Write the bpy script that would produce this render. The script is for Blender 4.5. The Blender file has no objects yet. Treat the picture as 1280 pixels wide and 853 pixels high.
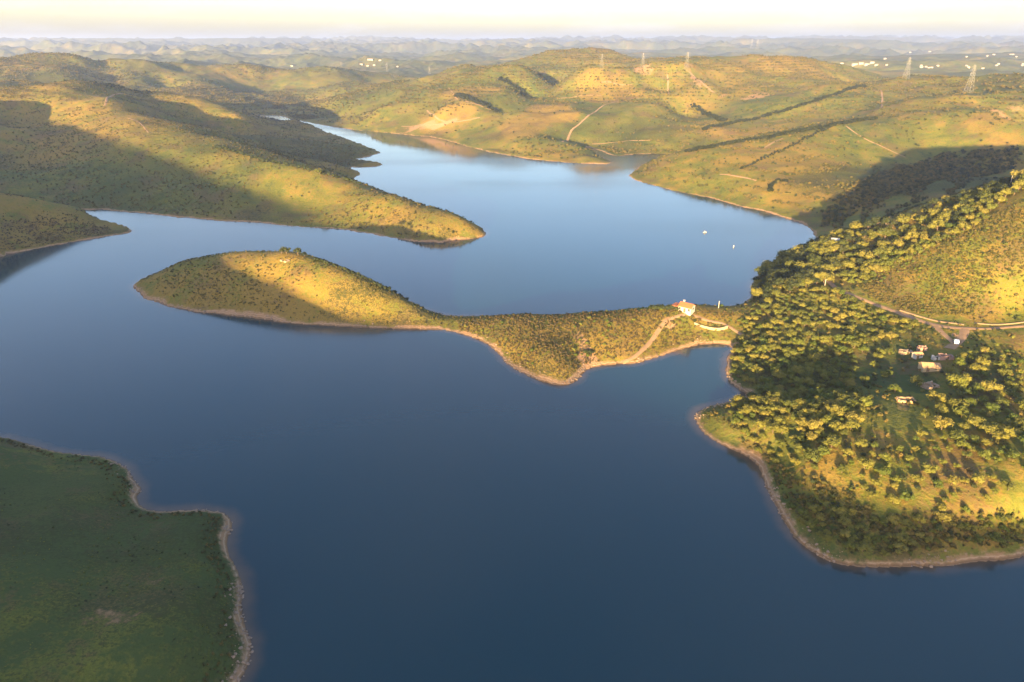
import bpy, bmesh, math, random
import numpy as np
from mathutils import Vector, Matrix, kdtree

random.seed(7); RNG = np.random.default_rng(7)
scene = bpy.context.scene
C = scene.collection

# ------------------------------------------------------------------ camera
F_PX, W_PX, H_PX = 853.0, 1280.0, 853.0
HORIZON_Y, CAM_Z = 56.0, 120.0
PITCH = math.atan((H_PX / 2 - HORIZON_Y) / F_PX)
cam_data = bpy.data.cameras.new('camera')
cam = bpy.data.objects.new('camera', cam_data); C.objects.link(cam)
cam.location = (0, 0, CAM_Z)
cam.rotation_euler = (math.pi / 2 - PITCH, 0, 0)
cam_data.sensor_width = 36.0
cam_data.lens = 36.0 * F_PX / W_PX
cam_data.clip_start = 1.0; cam_data.clip_end = 60000.0
scene.camera = cam

# ------------------------------------------------------------------ sky and sun
SUN_AZ = math.radians(-18.0)    # sun stands behind the camera, this far to its left (negative)
SUN_EL = math.radians(7.0)
SUN = Vector((math.sin(SUN_AZ) * math.cos(SUN_EL), -math.cos(SUN_AZ) * math.cos(SUN_EL), math.sin(SUN_EL)))
world = bpy.data.worlds.new('World'); scene.world = world; world.use_nodes = True
wn = world.node_tree.nodes; wl = world.node_tree.links
bg = wn['Background']
sky = wn.new('ShaderNodeTexSky'); sky.sky_type = 'NISHITA'; sky.sun_disc = False
sky.sun_elevation = SUN_EL
sky.sun_rotation = math.pi - SUN_AZ
sky.altitude = 150; sky.air_density = 1.0; sky.dust_density = 2.2; sky.ozone_density = 1.2
tint = wn.new('ShaderNodeMix'); tint.data_type = 'RGBA'; tint.blend_type = 'MULTIPLY'; tint.inputs[0].default_value = 1.0
tint.inputs[7].default_value = (.94, .965, 1.18, 1)
# thin high cloud, spread evenly over the whole sky
geo = wn.new('ShaderNodeTexCoord'); sep = wn.new('ShaderNodeSeparateXYZ'); wl.new(geo.outputs['Generated'], sep.inputs[0])
zz_ = wn.new('ShaderNodeMath'); zz_.operation = 'MAXIMUM'; wl.new(sep.outputs[2], zz_.inputs[0]); zz_.inputs[1].default_value = 0.0
za_ = wn.new('ShaderNodeMath'); za_.operation = 'ADD'; wl.new(zz_.outputs[0], za_.inputs[0]); za_.inputs[1].default_value = .12
dv = wn.new('ShaderNodeVectorMath'); dv.operation = 'DIVIDE'; wl.new(geo.outputs['Generated'], dv.inputs[0])
cb_ = wn.new('ShaderNodeCombineXYZ')
for q_ in range(3): wl.new(za_.outputs[0], cb_.inputs[q_])
wl.new(cb_.outputs[0], dv.inputs[1])
cn = wn.new('ShaderNodeTexNoise'); cn.inputs['Scale'].default_value = .8; cn.inputs['Detail'].default_value = 5; cn.inputs['Roughness'].default_value = .55; wl.new(dv.outputs[0], cn.inputs['Vector'])
cr = wn.new('ShaderNodeMapRange'); cr.interpolation_type = 'SMOOTHSTEP'; wl.new(cn.outputs['Fac'], cr.inputs[0]); cr.inputs[1].default_value = .46; cr.inputs[2].default_value = .74; cr.inputs[3].default_value = 0; cr.inputs[4].default_value = .3
cl = wn.new('ShaderNodeMix'); cl.data_type = 'RGBA'; wl.new(cr.outputs[0], cl.inputs[0]); wl.new(sky.outputs[0], cl.inputs[6]); cl.inputs[7].default_value = (2.3, 2.2, 2.15, 1)
wl.new(cl.outputs[2], tint.inputs[6]); wl.new(tint.outputs[2], bg.inputs[0]); bg.inputs[1].default_value = 0.084
sl = bpy.data.lights.new('sun', 'SUN'); sl.energy = 5.0; sl.angle = math.radians(0.53); sl.color = (1.0, 0.69, 0.29)
so = bpy.data.objects.new('sun', sl); C.objects.link(so)
so.rotation_euler = SUN.to_track_quat('Z', 'Y').to_euler()
vs = scene.view_settings
vs.view_transform = 'Standard'; vs.look = 'None'; vs.gamma = 1.0; vs.use_curve_mapping = False
vs.exposure = 2.92
scene.render.engine = 'CYCLES'
scene.cycles.max_bounces = 4; scene.cycles.diffuse_bounces = 2; scene.cycles.glossy_bounces = 2
scene.cycles.transmission_bounces = 2; scene.cycles.transparent_max_bounces = 4; scene.cycles.volume_bounces = 0
scene.cycles.use_denoising = True

# ------------------------------------------------------------------ pixel <-> place
CP, SP = math.cos(PITCH), math.sin(PITCH)
def ray(px, py):
    """direction of a photo pixel (forward is +Y, up is +Z)"""
    u = px - W_PX / 2; v = H_PX / 2 - py
    return np.array([u, F_PX * CP + v * SP, -F_PX * SP + v * CP])
def at(px, py, z=0.0):
    d = ray(px, py); t = (z - CAM_Z) / d[2]
    return np.array([d[0] * t, d[1] * t, z])
def slope(px, py, base_y, g):
    """point on a slope that starts at the water (forward distance base_y) and climbs with gradient g"""
    d = ray(px, py); k = -d[2] / d[1]
    y = (CAM_Z + g * base_y) / (k + g)
    return at(px, py, CAM_Z - k * y)
def fwd(py):
    return at(640, py)[1]

# ------------------------------------------------------------------ noise
def _hash(ix, iy, s):
    h = (ix.astype(np.int64) * 374761393 + iy.astype(np.int64) * 668265263 + s * 982451653) & 0x7fffffff
    h = ((h ^ (h >> 13)) * 1274126177) & 0x7fffffff
    return ((h ^ (h >> 16)) & 0xffff) / 65535.0
def vnoise(x, y, s=0):
    x = np.asarray(x, float); y = np.asarray(y, float)
    x0 = np.floor(x); y0 = np.floor(y); fx = x - x0; fy = y - y0
    fx = fx * fx * fx * (fx * (fx * 6 - 15) + 10); fy = fy * fy * fy * (fy * (fy * 6 - 15) + 10)
    a = _hash(x0, y0, s); b = _hash(x0 + 1, y0, s); c = _hash(x0, y0 + 1, s); d = _hash(x0 + 1, y0 + 1, s)
    return (a + (b - a) * fx + (c - a) * fy + (a - b - c + d) * fx * fy) * 2 - 1
def rot(x, y, a):
    return x * math.cos(a) - y * math.sin(a), x * math.sin(a) + y * math.cos(a)
def fbm(x, y, wl, octv=4, gain=.5, s=0, ridged=False):
    t = 0; a = 1; n = 0
    for k in range(octv):
        xx, yy = rot(x, y, .6 + 1.1 * k)
        v = vnoise(xx / wl + 17.3 * k, yy / wl - 9.1 * k, s + k)
        if ridged: v = 1 - 2 * np.abs(v)
        t = t + a * v; n += a; a *= gain; wl *= .5
    return t / n
def sstep(a, b, x):
    t = np.clip((x - a) / (b - a), 0, 1); return t * t * (3 - 2 * t)

# ------------------------------------------------------------------ the shoreline: one water outline, traced where it shows
REG = ['foreground_bank', 'headland', 'peninsula', 'channel_hills', 'field_hills', 'wooded_hill', 'island', 'distant_hills']
shore = []     # (x, y, region)
def px_shore(reg, pts):
    for p in pts:
        w = at(*p); shore.append((w[0], w[1], reg))
def w_shore(reg, pts):
    for p in pts: shore.append((p[0], p[1], reg))
# foreground bank, then the water below and behind the camera
px_shore(0, [(-200,522),(-90,530),(0,543),(30,553),(60,563),(100,568),(130,572),(148,580),(158,590),(164,603),(176,612),(172,625),
    (180,637),(200,640),(240,638),(270,640),(284,645),(289,660),(282,680),(288,700),(297,715),(300,740),(301,765),(308,790),(313,810),(305,840),(290,858)])
w_shore(0, [(-56,75),(-45,30),(-40,-40),(-10,-90),(80,-110),(250,-110),(500,-60)])
w_shore(5, [(480,60),(330,120)])
px_shore(5, [(1480,690),(1380,688),(1280,696),(1260,699),(1220,705),(1150,709),(1080,710),(1045,705),(1015,690),(995,675),(978,655),(968,635),(960,618),(955,600),
    (948,580),(930,568),(905,557),(885,545),(873,532),(870,518),(880,511),(900,505),(925,500),(932,494),(922,487),(910,475),(906,460),(910,447),(918,436)])
px_shore(6, [(905,431),(885,430),(865,434),(840,441),(815,450),(795,456),(770,456),(745,459),(731,463),(722,476),(705,483),(680,478),(655,466),(635,453),(620,440),
    (605,428),(590,423),(575,417),(555,413),(520,413),(470,411),(420,408),(380,405),(340,401),(300,396),(260,391),(220,385),(190,378),(170,368),(163,358),
    (172,350),(200,340),(230,333),(290,325),(365,323),(420,339),(470,360),(520,382),(550,395),(570,396),(640,395),(740,394),(800,392),(850,390),(900,385),(925,381)])
px_shore(5, [(940,372),(938,358),(947,346),(967,334),(992,321),(1012,308),(1019,298),(1013,289)])
px_shore(4, [(1004,281),(985,275),(960,266),(930,258),(890,248),(850,240),(820,232),(800,227),(786,220),(793,213),(808,204),(835,197)])
px_shore(3, [(850,193),(820,192),(790,193),(772,196),(752,189),(738,184),(730,186),(750,196),(764,203),(758,206),(720,204),(670,200),(620,192),(580,182),(545,172),(510,169),(470,165),(430,161),
    (410,158),(385,153),(362,148),(350,145),(330,143)])
px_shore(2, [(318,144),(335,148),(360,152),(385,157),(405,163),(425,171),(440,176),(455,181),(470,187),(478,192),(462,196),(441,200),(473,203),(481,207),(455,210),(432,209),
    (447,214),(452,219),(440,224),(452,232),(470,238),(488,244),(503,250),(533,261),(563,270),(593,280),(606,287),(612,292),(605,297),(580,301),(545,304),(510,301),(480,296),
    (450,289),(400,284),(350,281),(300,277),(250,273),(200,268),(165,265),(130,262),(105,264),(60,262),(0,262),(-60,266)])
px_shore(1, [(-60,272),(0,272),(60,272),(105,272),(150,281),(173,287),(150,293),(110,299),(60,308),(20,317),(0,323),(-90,345),(-200,380)])
w_shore(1, [(-420,330),(-460,260)])
w_shore(0, [(-400,220)])

SH = np.array([(a, b) for a, b, _ in shore]); SHR = np.array([r for *_, r in shore])
def dense(P, lab, step_rel=.006):
    out = []; lb = []
    for i in range(len(P)):
        a = P[i]; b = P[(i + 1) % len(P)]
        n = max(1, int(np.linalg.norm(b - a) / (step_rel * max(60, np.linalg.norm(a)))))
        for k in range(n):
            out.append(a + (b - a) * k / n); lb.append(lab[i])
    return np.array(out), np.array(lb)
def chaikin(P, lab, n=2):
    for _ in range(n):
        Q = np.roll(P, -1, 0)
        A = P * .75 + Q * .25; B = P * .25 + Q * .75
        P = np.empty((len(A) * 2, 2)); P[0::2] = A; P[1::2] = B
        lab = np.repeat(lab, 2)
    return P, lab
SHs, SHRs = chaikin(SH, SHR, 1)
SD, SDR = dense(SHs, SHRs)
# natural raggedness of the waterline, about a metre near by, more far off
rr = np.linalg.norm(SD, axis=1)
SD = SD + np.stack([vnoise(SD[:, 0] / 9, SD[:, 1] / 9, 3), vnoise(SD[:, 0] / 9, SD[:, 1] / 9, 4)], 1) * np.clip(rr / 300, .4, 1.6)[:, None] * .9 \
        + np.stack([vnoise(SD[:, 0] / 31, SD[:, 1] / 31, 5), vnoise(SD[:, 0] / 31, SD[:, 1] / 31, 6)], 1) * np.clip(rr / 300, .4, 2)[:, None] * 1.3

def in_water(x, y):
    ins = np.zeros(x.shape, bool)
    P = SD
    for i in range(len(P)):
        x1, y1 = P[i]; x2, y2 = P[(i + 1) % len(P)]
        if y1 == y2: continue
        lo, hi = (y1, y2) if y1 < y2 else (y2, y1)
        m = (y >= lo) & (y < hi)
        idx = np.nonzero(m)
        if len(idx[0]) == 0: continue
        xi = x1 + (y[idx] - y1) * (x2 - x1) / (y2 - y1)
        ins[idx] ^= (x[idx] < xi)
    return ins

# ------------------------------------------------------------------ heights known from the photograph
ctl = []       # (x, y, z, region)
def h(reg, *pts):
    for p in pts:
        w = at(*p); ctl.append((w[0], w[1], w[2], reg))
def hs(reg, g, *pts):
    for px_, py_, shore_py in pts:
        w = slope(px_, py_, fwd(shore_py), g); ctl.append((w[0], w[1], w[2], reg))
# foreground bank
h(0, (40,600,8),(100,590,5),(0,560,7),(140,610,5),(200,670,6),(255,665,4.5),(100,680,9),(20,680,12),(180,760,8),(270,760,4.5),(60,800,12),(240,830,6),(-80,600,14),(-100,760,18),(-60,900,16),(130,900,9))
for p in [(-250,150,40),(-150,20,32),(-330,230,30),(-420,100,70),(-100,-120,45),(0,-200,60),(200,-200,45),(-300,-100,80)]: ctl.append((*p, 0))
# island with its crest, and the neck
h(6, (185,346,4),(230,326,11),(290,318,16),(330,317,17.5),(365,317,18),(395,325,16),(420,334,13.5),(470,356,9.5),(500,371,7.5),(520,379,5.5),(545,390,3.2),
  (250,350,9.5),(330,355,11),(400,370,8.5),(480,390,4.5),(572,398,3.0),(600,396,4.2),(640,391,5.5),(690,391,6),(740,389,6.5),(790,387,6.5),(840,384,6),(870,384,5.8),(905,385,5),
  (690,445,5.5),(650,430,5),(760,425,6),(820,415,5),(700,420,6.5),(880,405,5.5),(925,400,5.5),(735,445,2.5),(715,458,3.5),(690,465,3))
# wooded hill on the right
h(5, (950,390,7),(1000,360,12),(960,410,8),(1000,340,10),(965,350,6),(945,365,3),(1045,358,12),(1100,385,13),(1150,400,14),(1200,410,15.5),(1280,409,18),(1000,400,10),(1050,420,9.5),(940,440,6),
  (1000,455,7),(950,480,4),(1000,490,7),(1050,470,8),(1100,445,9),(1160,455,11.5),(1200,430,13.5),(1240,440,14.5),(1280,480,14),(1100,505,12),(1160,500,11),(1040,520,12),(980,525,9),(1220,520,12.5),
  (1100,550,11),(1200,570,11),(1280,580,13),(1000,560,8),(900,520,3),(920,535,4.5),(980,600,5),(1030,640,5),(1100,620,8),(1200,630,8),(1280,640,8),(1100,680,3.2),(1200,680,3.4),(1260,675,3.4),(1040,685,2.5),
  (1280,228,58),(1230,243,50),(1180,258,42),(1130,275,34),(1090,289,27),(1050,303,20),(1020,318,14),(1280,330,36),(1200,340,29),(1150,330,26.5),(1100,340,19),(1050,330,15),(1200,380,19),(1280,380,22),(1120,370,16),
  (1400,230,66),(1400,330,38),(1400,450,13),(1500,260,66),(1600,400,30),(1400,590,8),(1700,220,66),(1550,650,4),(1330,210,64))
for p in [(190,148,3),(260,150,7),(350,170,14),(210,190,13),(260,240,26),(400,250,38),(500,150,15),(700,200,40),(900,400,75),(800,100,20),(1000,700,95),(600,450,66)]: ctl.append((*p, 5))
def crest(reg, drop, *pts):
    """a crest line seen against what lies behind it: the ground falls away on the far side"""
    for p in pts:
        w = at(*p); ctl.append((w[0], w[1], w[2], reg))
        ctl.append((w[0] * 1.11, w[1] * 1.11, max(w[2] - drop, 3), reg))
# valley behind the wooded hill and the field hills beyond it
h(4, (1030,285,2.5),(1080,262,6),(1140,238,10),(1200,222,16),(1280,205,24),(1400,190,36))
hs(4, .16, (1000,262,281),(960,245,268),(900,225,252),(850,222,240),(1080,215,270),(1000,200,270),(940,190,262),(1180,180,268),(1280,175,262),(1100,165,268),(1040,177,262))
h(4, (815,202,7),(860,193,13),(900,186,18),(960,171,27),(1020,158,35),(1090,147,42),(1150,125,58),(1200,116,64),(1280,112,70),(1110,115,60),(1240,140,56),(1280,150,52),(1400,120,73))
for p_, z_ in (((865,188),8),((905,181),12),((965,166),20),((1025,154),28)):
    w = at(*p_, z_ + 6); ctl.append((w[0], w[1], z_, 4))
crest(4, 26, (1100,101,67),(1130,98,70),(1180,95,72),(1280,99,76),(1400,100,78),(1500,102,80))
h(4, (880,166,20),(960,147,32),(1030,128,47),(1080,111,61),(900,100,66),(960,110,58),(900,130,38),(1000,118,52),(940,138,33),(870,152,25),(850,120,48),(1040,103,65),(870,90,78))
crest(4, 30, (875,78,88),(940,77,90),(990,74,94),(1040,77,90),(1065,86,77))
# channel hills in the middle
hs(3, .14, (650,172,198),(600,165,187),(700,178,203),(560,158,176),(520,153,170),(740,183,203),(800,175,196))
crest(3, 22, (385,131,12),(430,124,23),(475,115,36),(510,105,48),(545,97,58))
crest(3, 9, (640,150,26),(670,131,37),(715,122,43),(775,122,43),(820,135,36),(850,150,27))
h(3, (480,140,22),(520,130,32),(560,140,27),(590,138,30),(560,112,48),(585,122,41),(610,133,34),(630,142,28),(600,105,59),(640,112,53),(700,106,60),(760,102,66),(820,106,62),(660,95,70),(730,88,80),(800,88,80),(840,112,54),(690,150,27),(760,150,27),(720,135,37))
crest(3, 30, (565,89,67),(600,83,75),(640,77,84),(690,72,92),(770,69,97),(825,76,89))
# peninsula
hs(2, .20, (140,124,258),(180,146,265),(210,166,268),(260,184,273),(330,201,279),(400,216,283),(440,229,287),(500,246,299),(560,265,303),(590,276,302))
hs(2, .17, (100,200,258),(50,160,255),(0,150,255),(200,220,268),(300,240,276),(400,255,283),(480,270,294),(0,200,256))
h(2, (-80,130,66),(0,122,64),(70,124,62))
crest(2, 20, (-60,108,64),(0,107,62),(60,105,61),(95,105,60),(140,110,52))
crest(2, 16, (165,118,53),(200,122,50),(250,132,42),(300,150,27),(314,158,18))
h(2, (205,142,36),(240,150,29),(280,163,16),(330,168,9),(350,176,8),(330,153,10),(350,149,11),(375,147,13),(400,152,10),(400,182,5),(300,175,10),(250,170,18),(420,195,4),(380,200,5),(430,185,3.5),(350,190,8),(458,191,1.6),(462,206,.9))
# far left hills
crest(3, 32, (-100,80,84),(0,77,86),(50,75,88),(95,76,87),(112,80,81))
crest(3, 30, (150,80,79),(190,82,75))
crest(3, 30, (230,80,75),(270,80,75),(300,82,71),(320,87,62))
crest(3, 24, (370,92,52),(420,85,62),(435,93,49),(475,106,34))
h(3, (130,92,60),(122,100,50),(212,92,57),(206,102,45),(292,97,46),(334,100,38),(150,113,33),(210,115,25),(280,118,18),(340,124,10),(385,128,7),(240,100,49),(170,100,51),(80,96,62),(30,95,64),(360,108,27),(420,108,29))
# headland
h(1, (0,245,22),(50,250,18),(100,259,11),(140,269,5.5),(160,279,2.2),(50,280,8),(0,290,9),(-60,245,32),(-100,290,22),(100,280,4.5))
CT = np.array(ctl)

# ------------------------------------------------------------------ thin plate surface over (bearing, log distance)
def uv(x, y):
    return np.arctan2(x, y), np.log(np.maximum(np.hypot(x, y), 1.0))
shp = SHs[::1]
sel = np.ones(len(shp), bool)
KX = np.concatenate([shp[sel][:, 0], CT[:, 0]]); KY = np.concatenate([shp[sel][:, 1], CT[:, 1]])
KZ = np.concatenate([np.zeros(sel.sum()), CT[:, 2]]); KR = np.concatenate([SHRs[sel], CT[:, 3]]).astype(int)
# frame of far anchors
ax_, ay_, az_ = [], [], []
for th in np.radians(np.arange(-75, 76, 10)):
    for r_, z_ in ((2300, 34), (3200, 32)):
        ax_.append(r_ * math.sin(th)); ay_.append(r_ * math.cos(th)); az_.append(z_)
KX = np.concatenate([KX, ax_]); KY = np.concatenate([KY, ay_]); KZ = np.concatenate([KZ, az_]); KR = np.concatenate([KR, [7] * len(ax_)])
ku, kv = uv(KX, KY)
kh = KZ / np.exp(kv)              # steepness seen from the camera foot: keeps near and far on one scale
def phi(d2): return np.where(d2 > 0, .5 * d2 * np.log(np.maximum(d2, 1e-12)), 0)
n = len(ku)
A = phi((ku[:, None] - ku[None]) ** 2 + (kv[:, None] - kv[None]) ** 2)
A[np.arange(n), np.arange(n)] += 2e-4
PM = np.stack([np.ones(n), ku, kv], 1)
M = np.zeros((n + 3, n + 3)); M[:n, :n] = A; M[:n, n:] = PM; M[n:, :n] = PM.T
SOL = np.linalg.solve(M, np.concatenate([kh, [0, 0, 0]]))
def tps(u, v):
    out = np.empty(u.size); uf = u.ravel(); vf = v.ravel()
    for i in range(0, uf.size, 8000):
        a = uf[i:i + 8000, None]; b = vf[i:i + 8000, None]
        out[i:i + 8000] = phi((a - ku) ** 2 + (b - kv) ** 2) @ SOL[:n] + SOL[n] + SOL[n + 1] * a[:, 0] + SOL[n + 2] * b[:, 0]
    return (out * np.exp(vf)).reshape(u.shape)

# polar sheet: dense in front, coarse behind
R0, R1, NR = 22.0, 16000.0, 640
th_f = np.radians(np.linspace(-50, 50, 861))
th_b = np.radians(np.concatenate([np.arange(52, 180.1, 2.0)]))
TH = np.concatenate([-th_b[::-1], th_f, th_b])
LR = np.linspace(math.log(R0), math.log(R1), NR)
# coarse evaluation then linear refinement
cu = np.concatenate([np.radians(np.arange(-179, -55, 4.0)), np.radians(np.linspace(-55, 55, 331)), np.radians(np.arange(59, 181, 4.0))])
cv = np.linspace(math.log(R0), math.log(3400), 250)
CU, CV = np.meshgrid(cu, cv, indexing='ij')
CZ = tps(CU, CV)
def interp2(xs, ys, Z, x, y):
    i = np.clip(np.searchsorted(xs, x) - 1, 0, len(xs) - 2); j = np.clip(np.searchsorted(ys, y) - 1, 0, len(ys) - 2)
    fx = np.clip((x - xs[i]) / (xs[i + 1] - xs[i]), 0, 1); fy = np.clip((y - ys[j]) / (ys[j + 1] - ys[j]), 0, 1)
    return Z[i, j] * (1 - fx) * (1 - fy) + Z[i + 1, j] * fx * (1 - fy) + Z[i, j + 1] * (1 - fx) * fy + Z[i + 1, j + 1] * fx * fy
U, V = np.meshgrid(TH, LR, indexing='ij')
RAD = np.exp(V); X = RAD * np.sin(U); Y = RAD * np.cos(U)
Z = interp2(cu, cv, CZ, U.ravel(), V.ravel()).reshape(U.shape)

kd = kdtree.KDTree(len(SD))
for i, p in enumerate(SD): kd.insert((p[0], p[1], 0), i)
kd.balance()
near = RAD < 3000
DS = np.full(U.shape, 400.0)
xs_, ys_ = X[near], Y[near]
DS[near] = [kd.find((a, b, 0))[2] for a, b in zip(xs_.tolist(), ys_.tolist())]
WATER = np.zeros(U.shape, bool); WATER[near] = in_water(xs_, ys_)

# gullies and knolls, finer near the camera
det = 0
for wl_, amp, sd in ((420, 6, 1), (190, 6, 2), (90, 4.2, 3), (42, 2.2, 4), (18, .8, 5)):
    xx, yy = rot(X, Y, .5 + sd)
    xx = xx + 25 * vnoise(xx / 120, yy / 120, 40 + sd); 
    nz = vnoise(xx / wl_, yy / wl_, 50 + sd) * .6 + (.45 - np.abs(vnoise(xx / wl_ * .8 + 9, yy / wl_ * .8, 60 + sd))) * .7
    gate = sstep(1.4 * wl_, 3.2 * wl_, RAD) * sstep(wl_ * .02, wl_ * .30, DS)
    det = det + amp * nz * gate * (1 + 1.1 * sstep(600, 1200, RAD))
Z = Z + det * np.where(near, 1, 0)
kb = sstep(62, 85, np.abs(np.degrees(U)))
Z = Z * (1 - kb) + kb * (16 + 10 * fbm(X, Y, 300, 3, .5, 33)) * sstep(0, 90, DS)
# keep land above and lake bed below the waterline
prof = np.minimum(DS * .33, 1.1) + np.maximum(DS - 3.3, 0) * .035
land = np.maximum(Z, np.minimum(prof, 4.0))
land = np.where(DS < 8, np.minimum(land, DS * .75 + .1), land)
Z = np.where(WATER, -np.minimum(DS * .4, 6.0) - .02, land)
# wear down facets close to the camera
for _ in range(3):
    Zs = Z.copy()
    Zs[1:-1, 1:-1] = (Z[1:-1, 1:-1] * 4 + (Z[2:, 1:-1] + Z[:-2, 1:-1]) * 1.5 + (Z[1:-1, 2:] + Z[1:-1, :-2]) * 1.5) / 10
    Z = np.where((~WATER) & (RAD < 520) & (DS > 1.5), Zs, Z)
# the hills far away
wx = X + 420 * vnoise(X / 1700, Y / 1700, 71); wy = Y + 420 * vnoise(X / 1700 + 5, Y / 1700, 72)
rid = fbm(wx, wy, 640, 6, .55, 80, True)
big = fbm(X, Y, 4200, 2, .5, 90)
farz = 32 + 38 * sstep(2800, 9000, RAD) + (52 + 74 * sstep(2600, 8000, RAD)) * (rid - .02) + 34 * big * sstep(2500, 6000, RAD)
farz = farz + 62 * sstep(8200, 11500, RAD) * (1 + .55 * big)
# named rises on the skyline: (pixel column, forward distance, height, half width, half depth)
for pc, yd, hz, sx, sy in ((985, 7600, 205, 520, 900), (1075, 6800, 178, 600, 700), (1230, 3500, 92, 420, 330), (1180, 3350, 86, 200, 260), (640, 9000, 190, 900, 700), (180, 8800, 200, 1800, 700), (340, 9200, 196, 900, 600), (1225, 10200, 205, 1200, 700), (760, 3000, 78, 300, 250)):
    xc = (pc - 640) / 930 * yd
    farz = farz + (hz - farz) * np.exp(-((X - xc) / sx) ** 2 - ((Y - yd) / sy) ** 2) * .85
# the basin where the towns lie
for pc, yd, hz, sx, sy in ((1080, 4300, 52, 420, 500), (465, 4600, 48, 500, 500)):
    xc = (pc - 640) / 930 * yd
    farz = farz + (hz - farz) * np.exp(-((X - xc) / sx) ** 2 - ((Y - yd) / sy) ** 2) * .9
k = sstep(1750, 2900, RAD)
Z = np.where(WATER, Z, Z * (1 - k) + np.maximum(farz, 6) * k)

def height(x, y):
    u = np.arctan2(x, y); v = np.log(np.maximum(np.hypot(x, y), R0 + .01))
    return interp2(TH, LR, Z, np.atleast_1d(u), np.atleast_1d(v))
def height1(x, y): return float(height(np.array([x]), np.array([y]))[0])
_T = np.exp(np.linspace(math.log(60), math.log(14000), 2600))
def hit(px, py):
    """where the line of sight through a photo pixel meets the ground or the lake"""
    d = ray(px, py); d = d / np.linalg.norm(d)
    xs = d[0] * _T; ys = d[1] * _T; zs = CAM_Z + d[2] * _T
    g = np.maximum(height(xs, ys), 0.0)
    b = np.nonzero(zs < g)[0]
    if len(b) == 0: return None
    i = b[0]
    a0 = zs[i - 1] - g[i - 1]; a1 = zs[i] - g[i]
    t = _T[i - 1] + (_T[i] - _T[i - 1]) * a0 / (a0 - a1 + 1e-9)
    return Vector((d[0] * t, d[1] * t, CAM_Z + d[2] * t))

# ------------------------------------------------------------------ hills outside the picture that throw the long evening shadows
SAZ = np.array([math.sin(SUN_AZ), -math.cos(SUN_AZ)]); TEL = math.tan(SUN_EL)
def caster(edge, yq):
    out = []
    for px_, py_ in edge:
        p = hit(px_, py_)
        t = (p.y - yq) / -SAZ[1]
        out.append((p.x + SAZ[0] * t, yq, p.z + t * TEL))
    return out
def raise_ridge(pts, width, fall0, fall1):
    global Z
    pts = sorted(pts); px_ = np.array([p[0] for p in pts]); pz = np.array([p[2] for p in pts]); py_ = np.array([p[1] for p in pts])
    zz = np.interp(X, px_, pz); yc = np.interp(X, px_, py_)
    prof = np.exp(-((Y - yc) / width) ** 2)
    end = sstep(px_[0] - fall0, px_[0], X) * (1 - sstep(px_[-1], px_[-1] + fall1, X))
    Z = np.where(WATER, Z, np.maximum(Z, zz * prof * end))
raise_ridge(caster([(115,165),(150,176),(180,185),(250,213),(290,230),(270,322),(300,336),(350,354),(390,376),(425,394),(950,575),(1050,620),(1150,640),(1280,655)], -260), 110, 250, 70)
raise_ridge(caster([(5,142),(60,150),(115,165)], 300), 75, 300, 170)

def wpoly(pts):
    out = []
    for p in pts:
        w = hit(*p)
        if w is not None: out.append((w.x, w.y))
    return np.array(out)
def inside(P, x, y):
    ins = np.zeros(x.shape, bool)
    for i in range(len(P)):
        x1, y1 = P[i]; x2, y2 = P[(i + 1) % len(P)]
        if y1 == y2: continue
        c = ((y1 > y) != (y2 > y)) & (x < (x2 - x1) * (y - y1) / (y2 - y1) + x1)
        ins ^= c
    return ins

# ------------------------------------------------------------------ what grows where: dry grass, scrub, bare soil
kd2 = kdtree.KDTree(len(ku))
for i in range(len(ku)): kd2.insert((ku[i], kv[i], 0), i)
kd2.balance()
nx_, ny_ = U.shape
reg = np.full(U.shape, 7, int)
m = RAD < 2600
reg[m] = [KR[kd2.find((a, b, 0))[1]] for a, b in zip(U[m].tolist(), V[m].tolist())]
reg[(RAD >= 2300)] = 7
#              bank  head  pen  chan field wood isl  far
dry_base   = np.array([.24, .70, .80, .52, .56, .60, .72, .38])
scrub_base = np.array([.42, .50, .30, .30, .24, .30, .30, .40])
DRY = dry_base[reg] + .55 * fbm(X, Y, 130, 4, .6, 11) + .12 * fbm(X, Y, 700, 2, .5, 12)
SCR = scrub_base[reg] + .65 * fbm(X, Y, 75, 4, .65, 21)
BARE = np.zeros(U.shape)
def patch(px_, py_, rx, ry, arr, val, rough=.35):
    """a patch of ground (half sizes in metres) whose own colour differs"""
    p = hit(px_, py_)
    if p is None: return
    d = np.hypot((X - p.x) / rx, (Y - p.y) / ry) + rough * fbm(X, Y, max(rx, ry) * .6, 3, .6, int(px_) % 97)
    kk = 1 - sstep(.7, 1.1, d)
    arr += (val - arr) * kk
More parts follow.
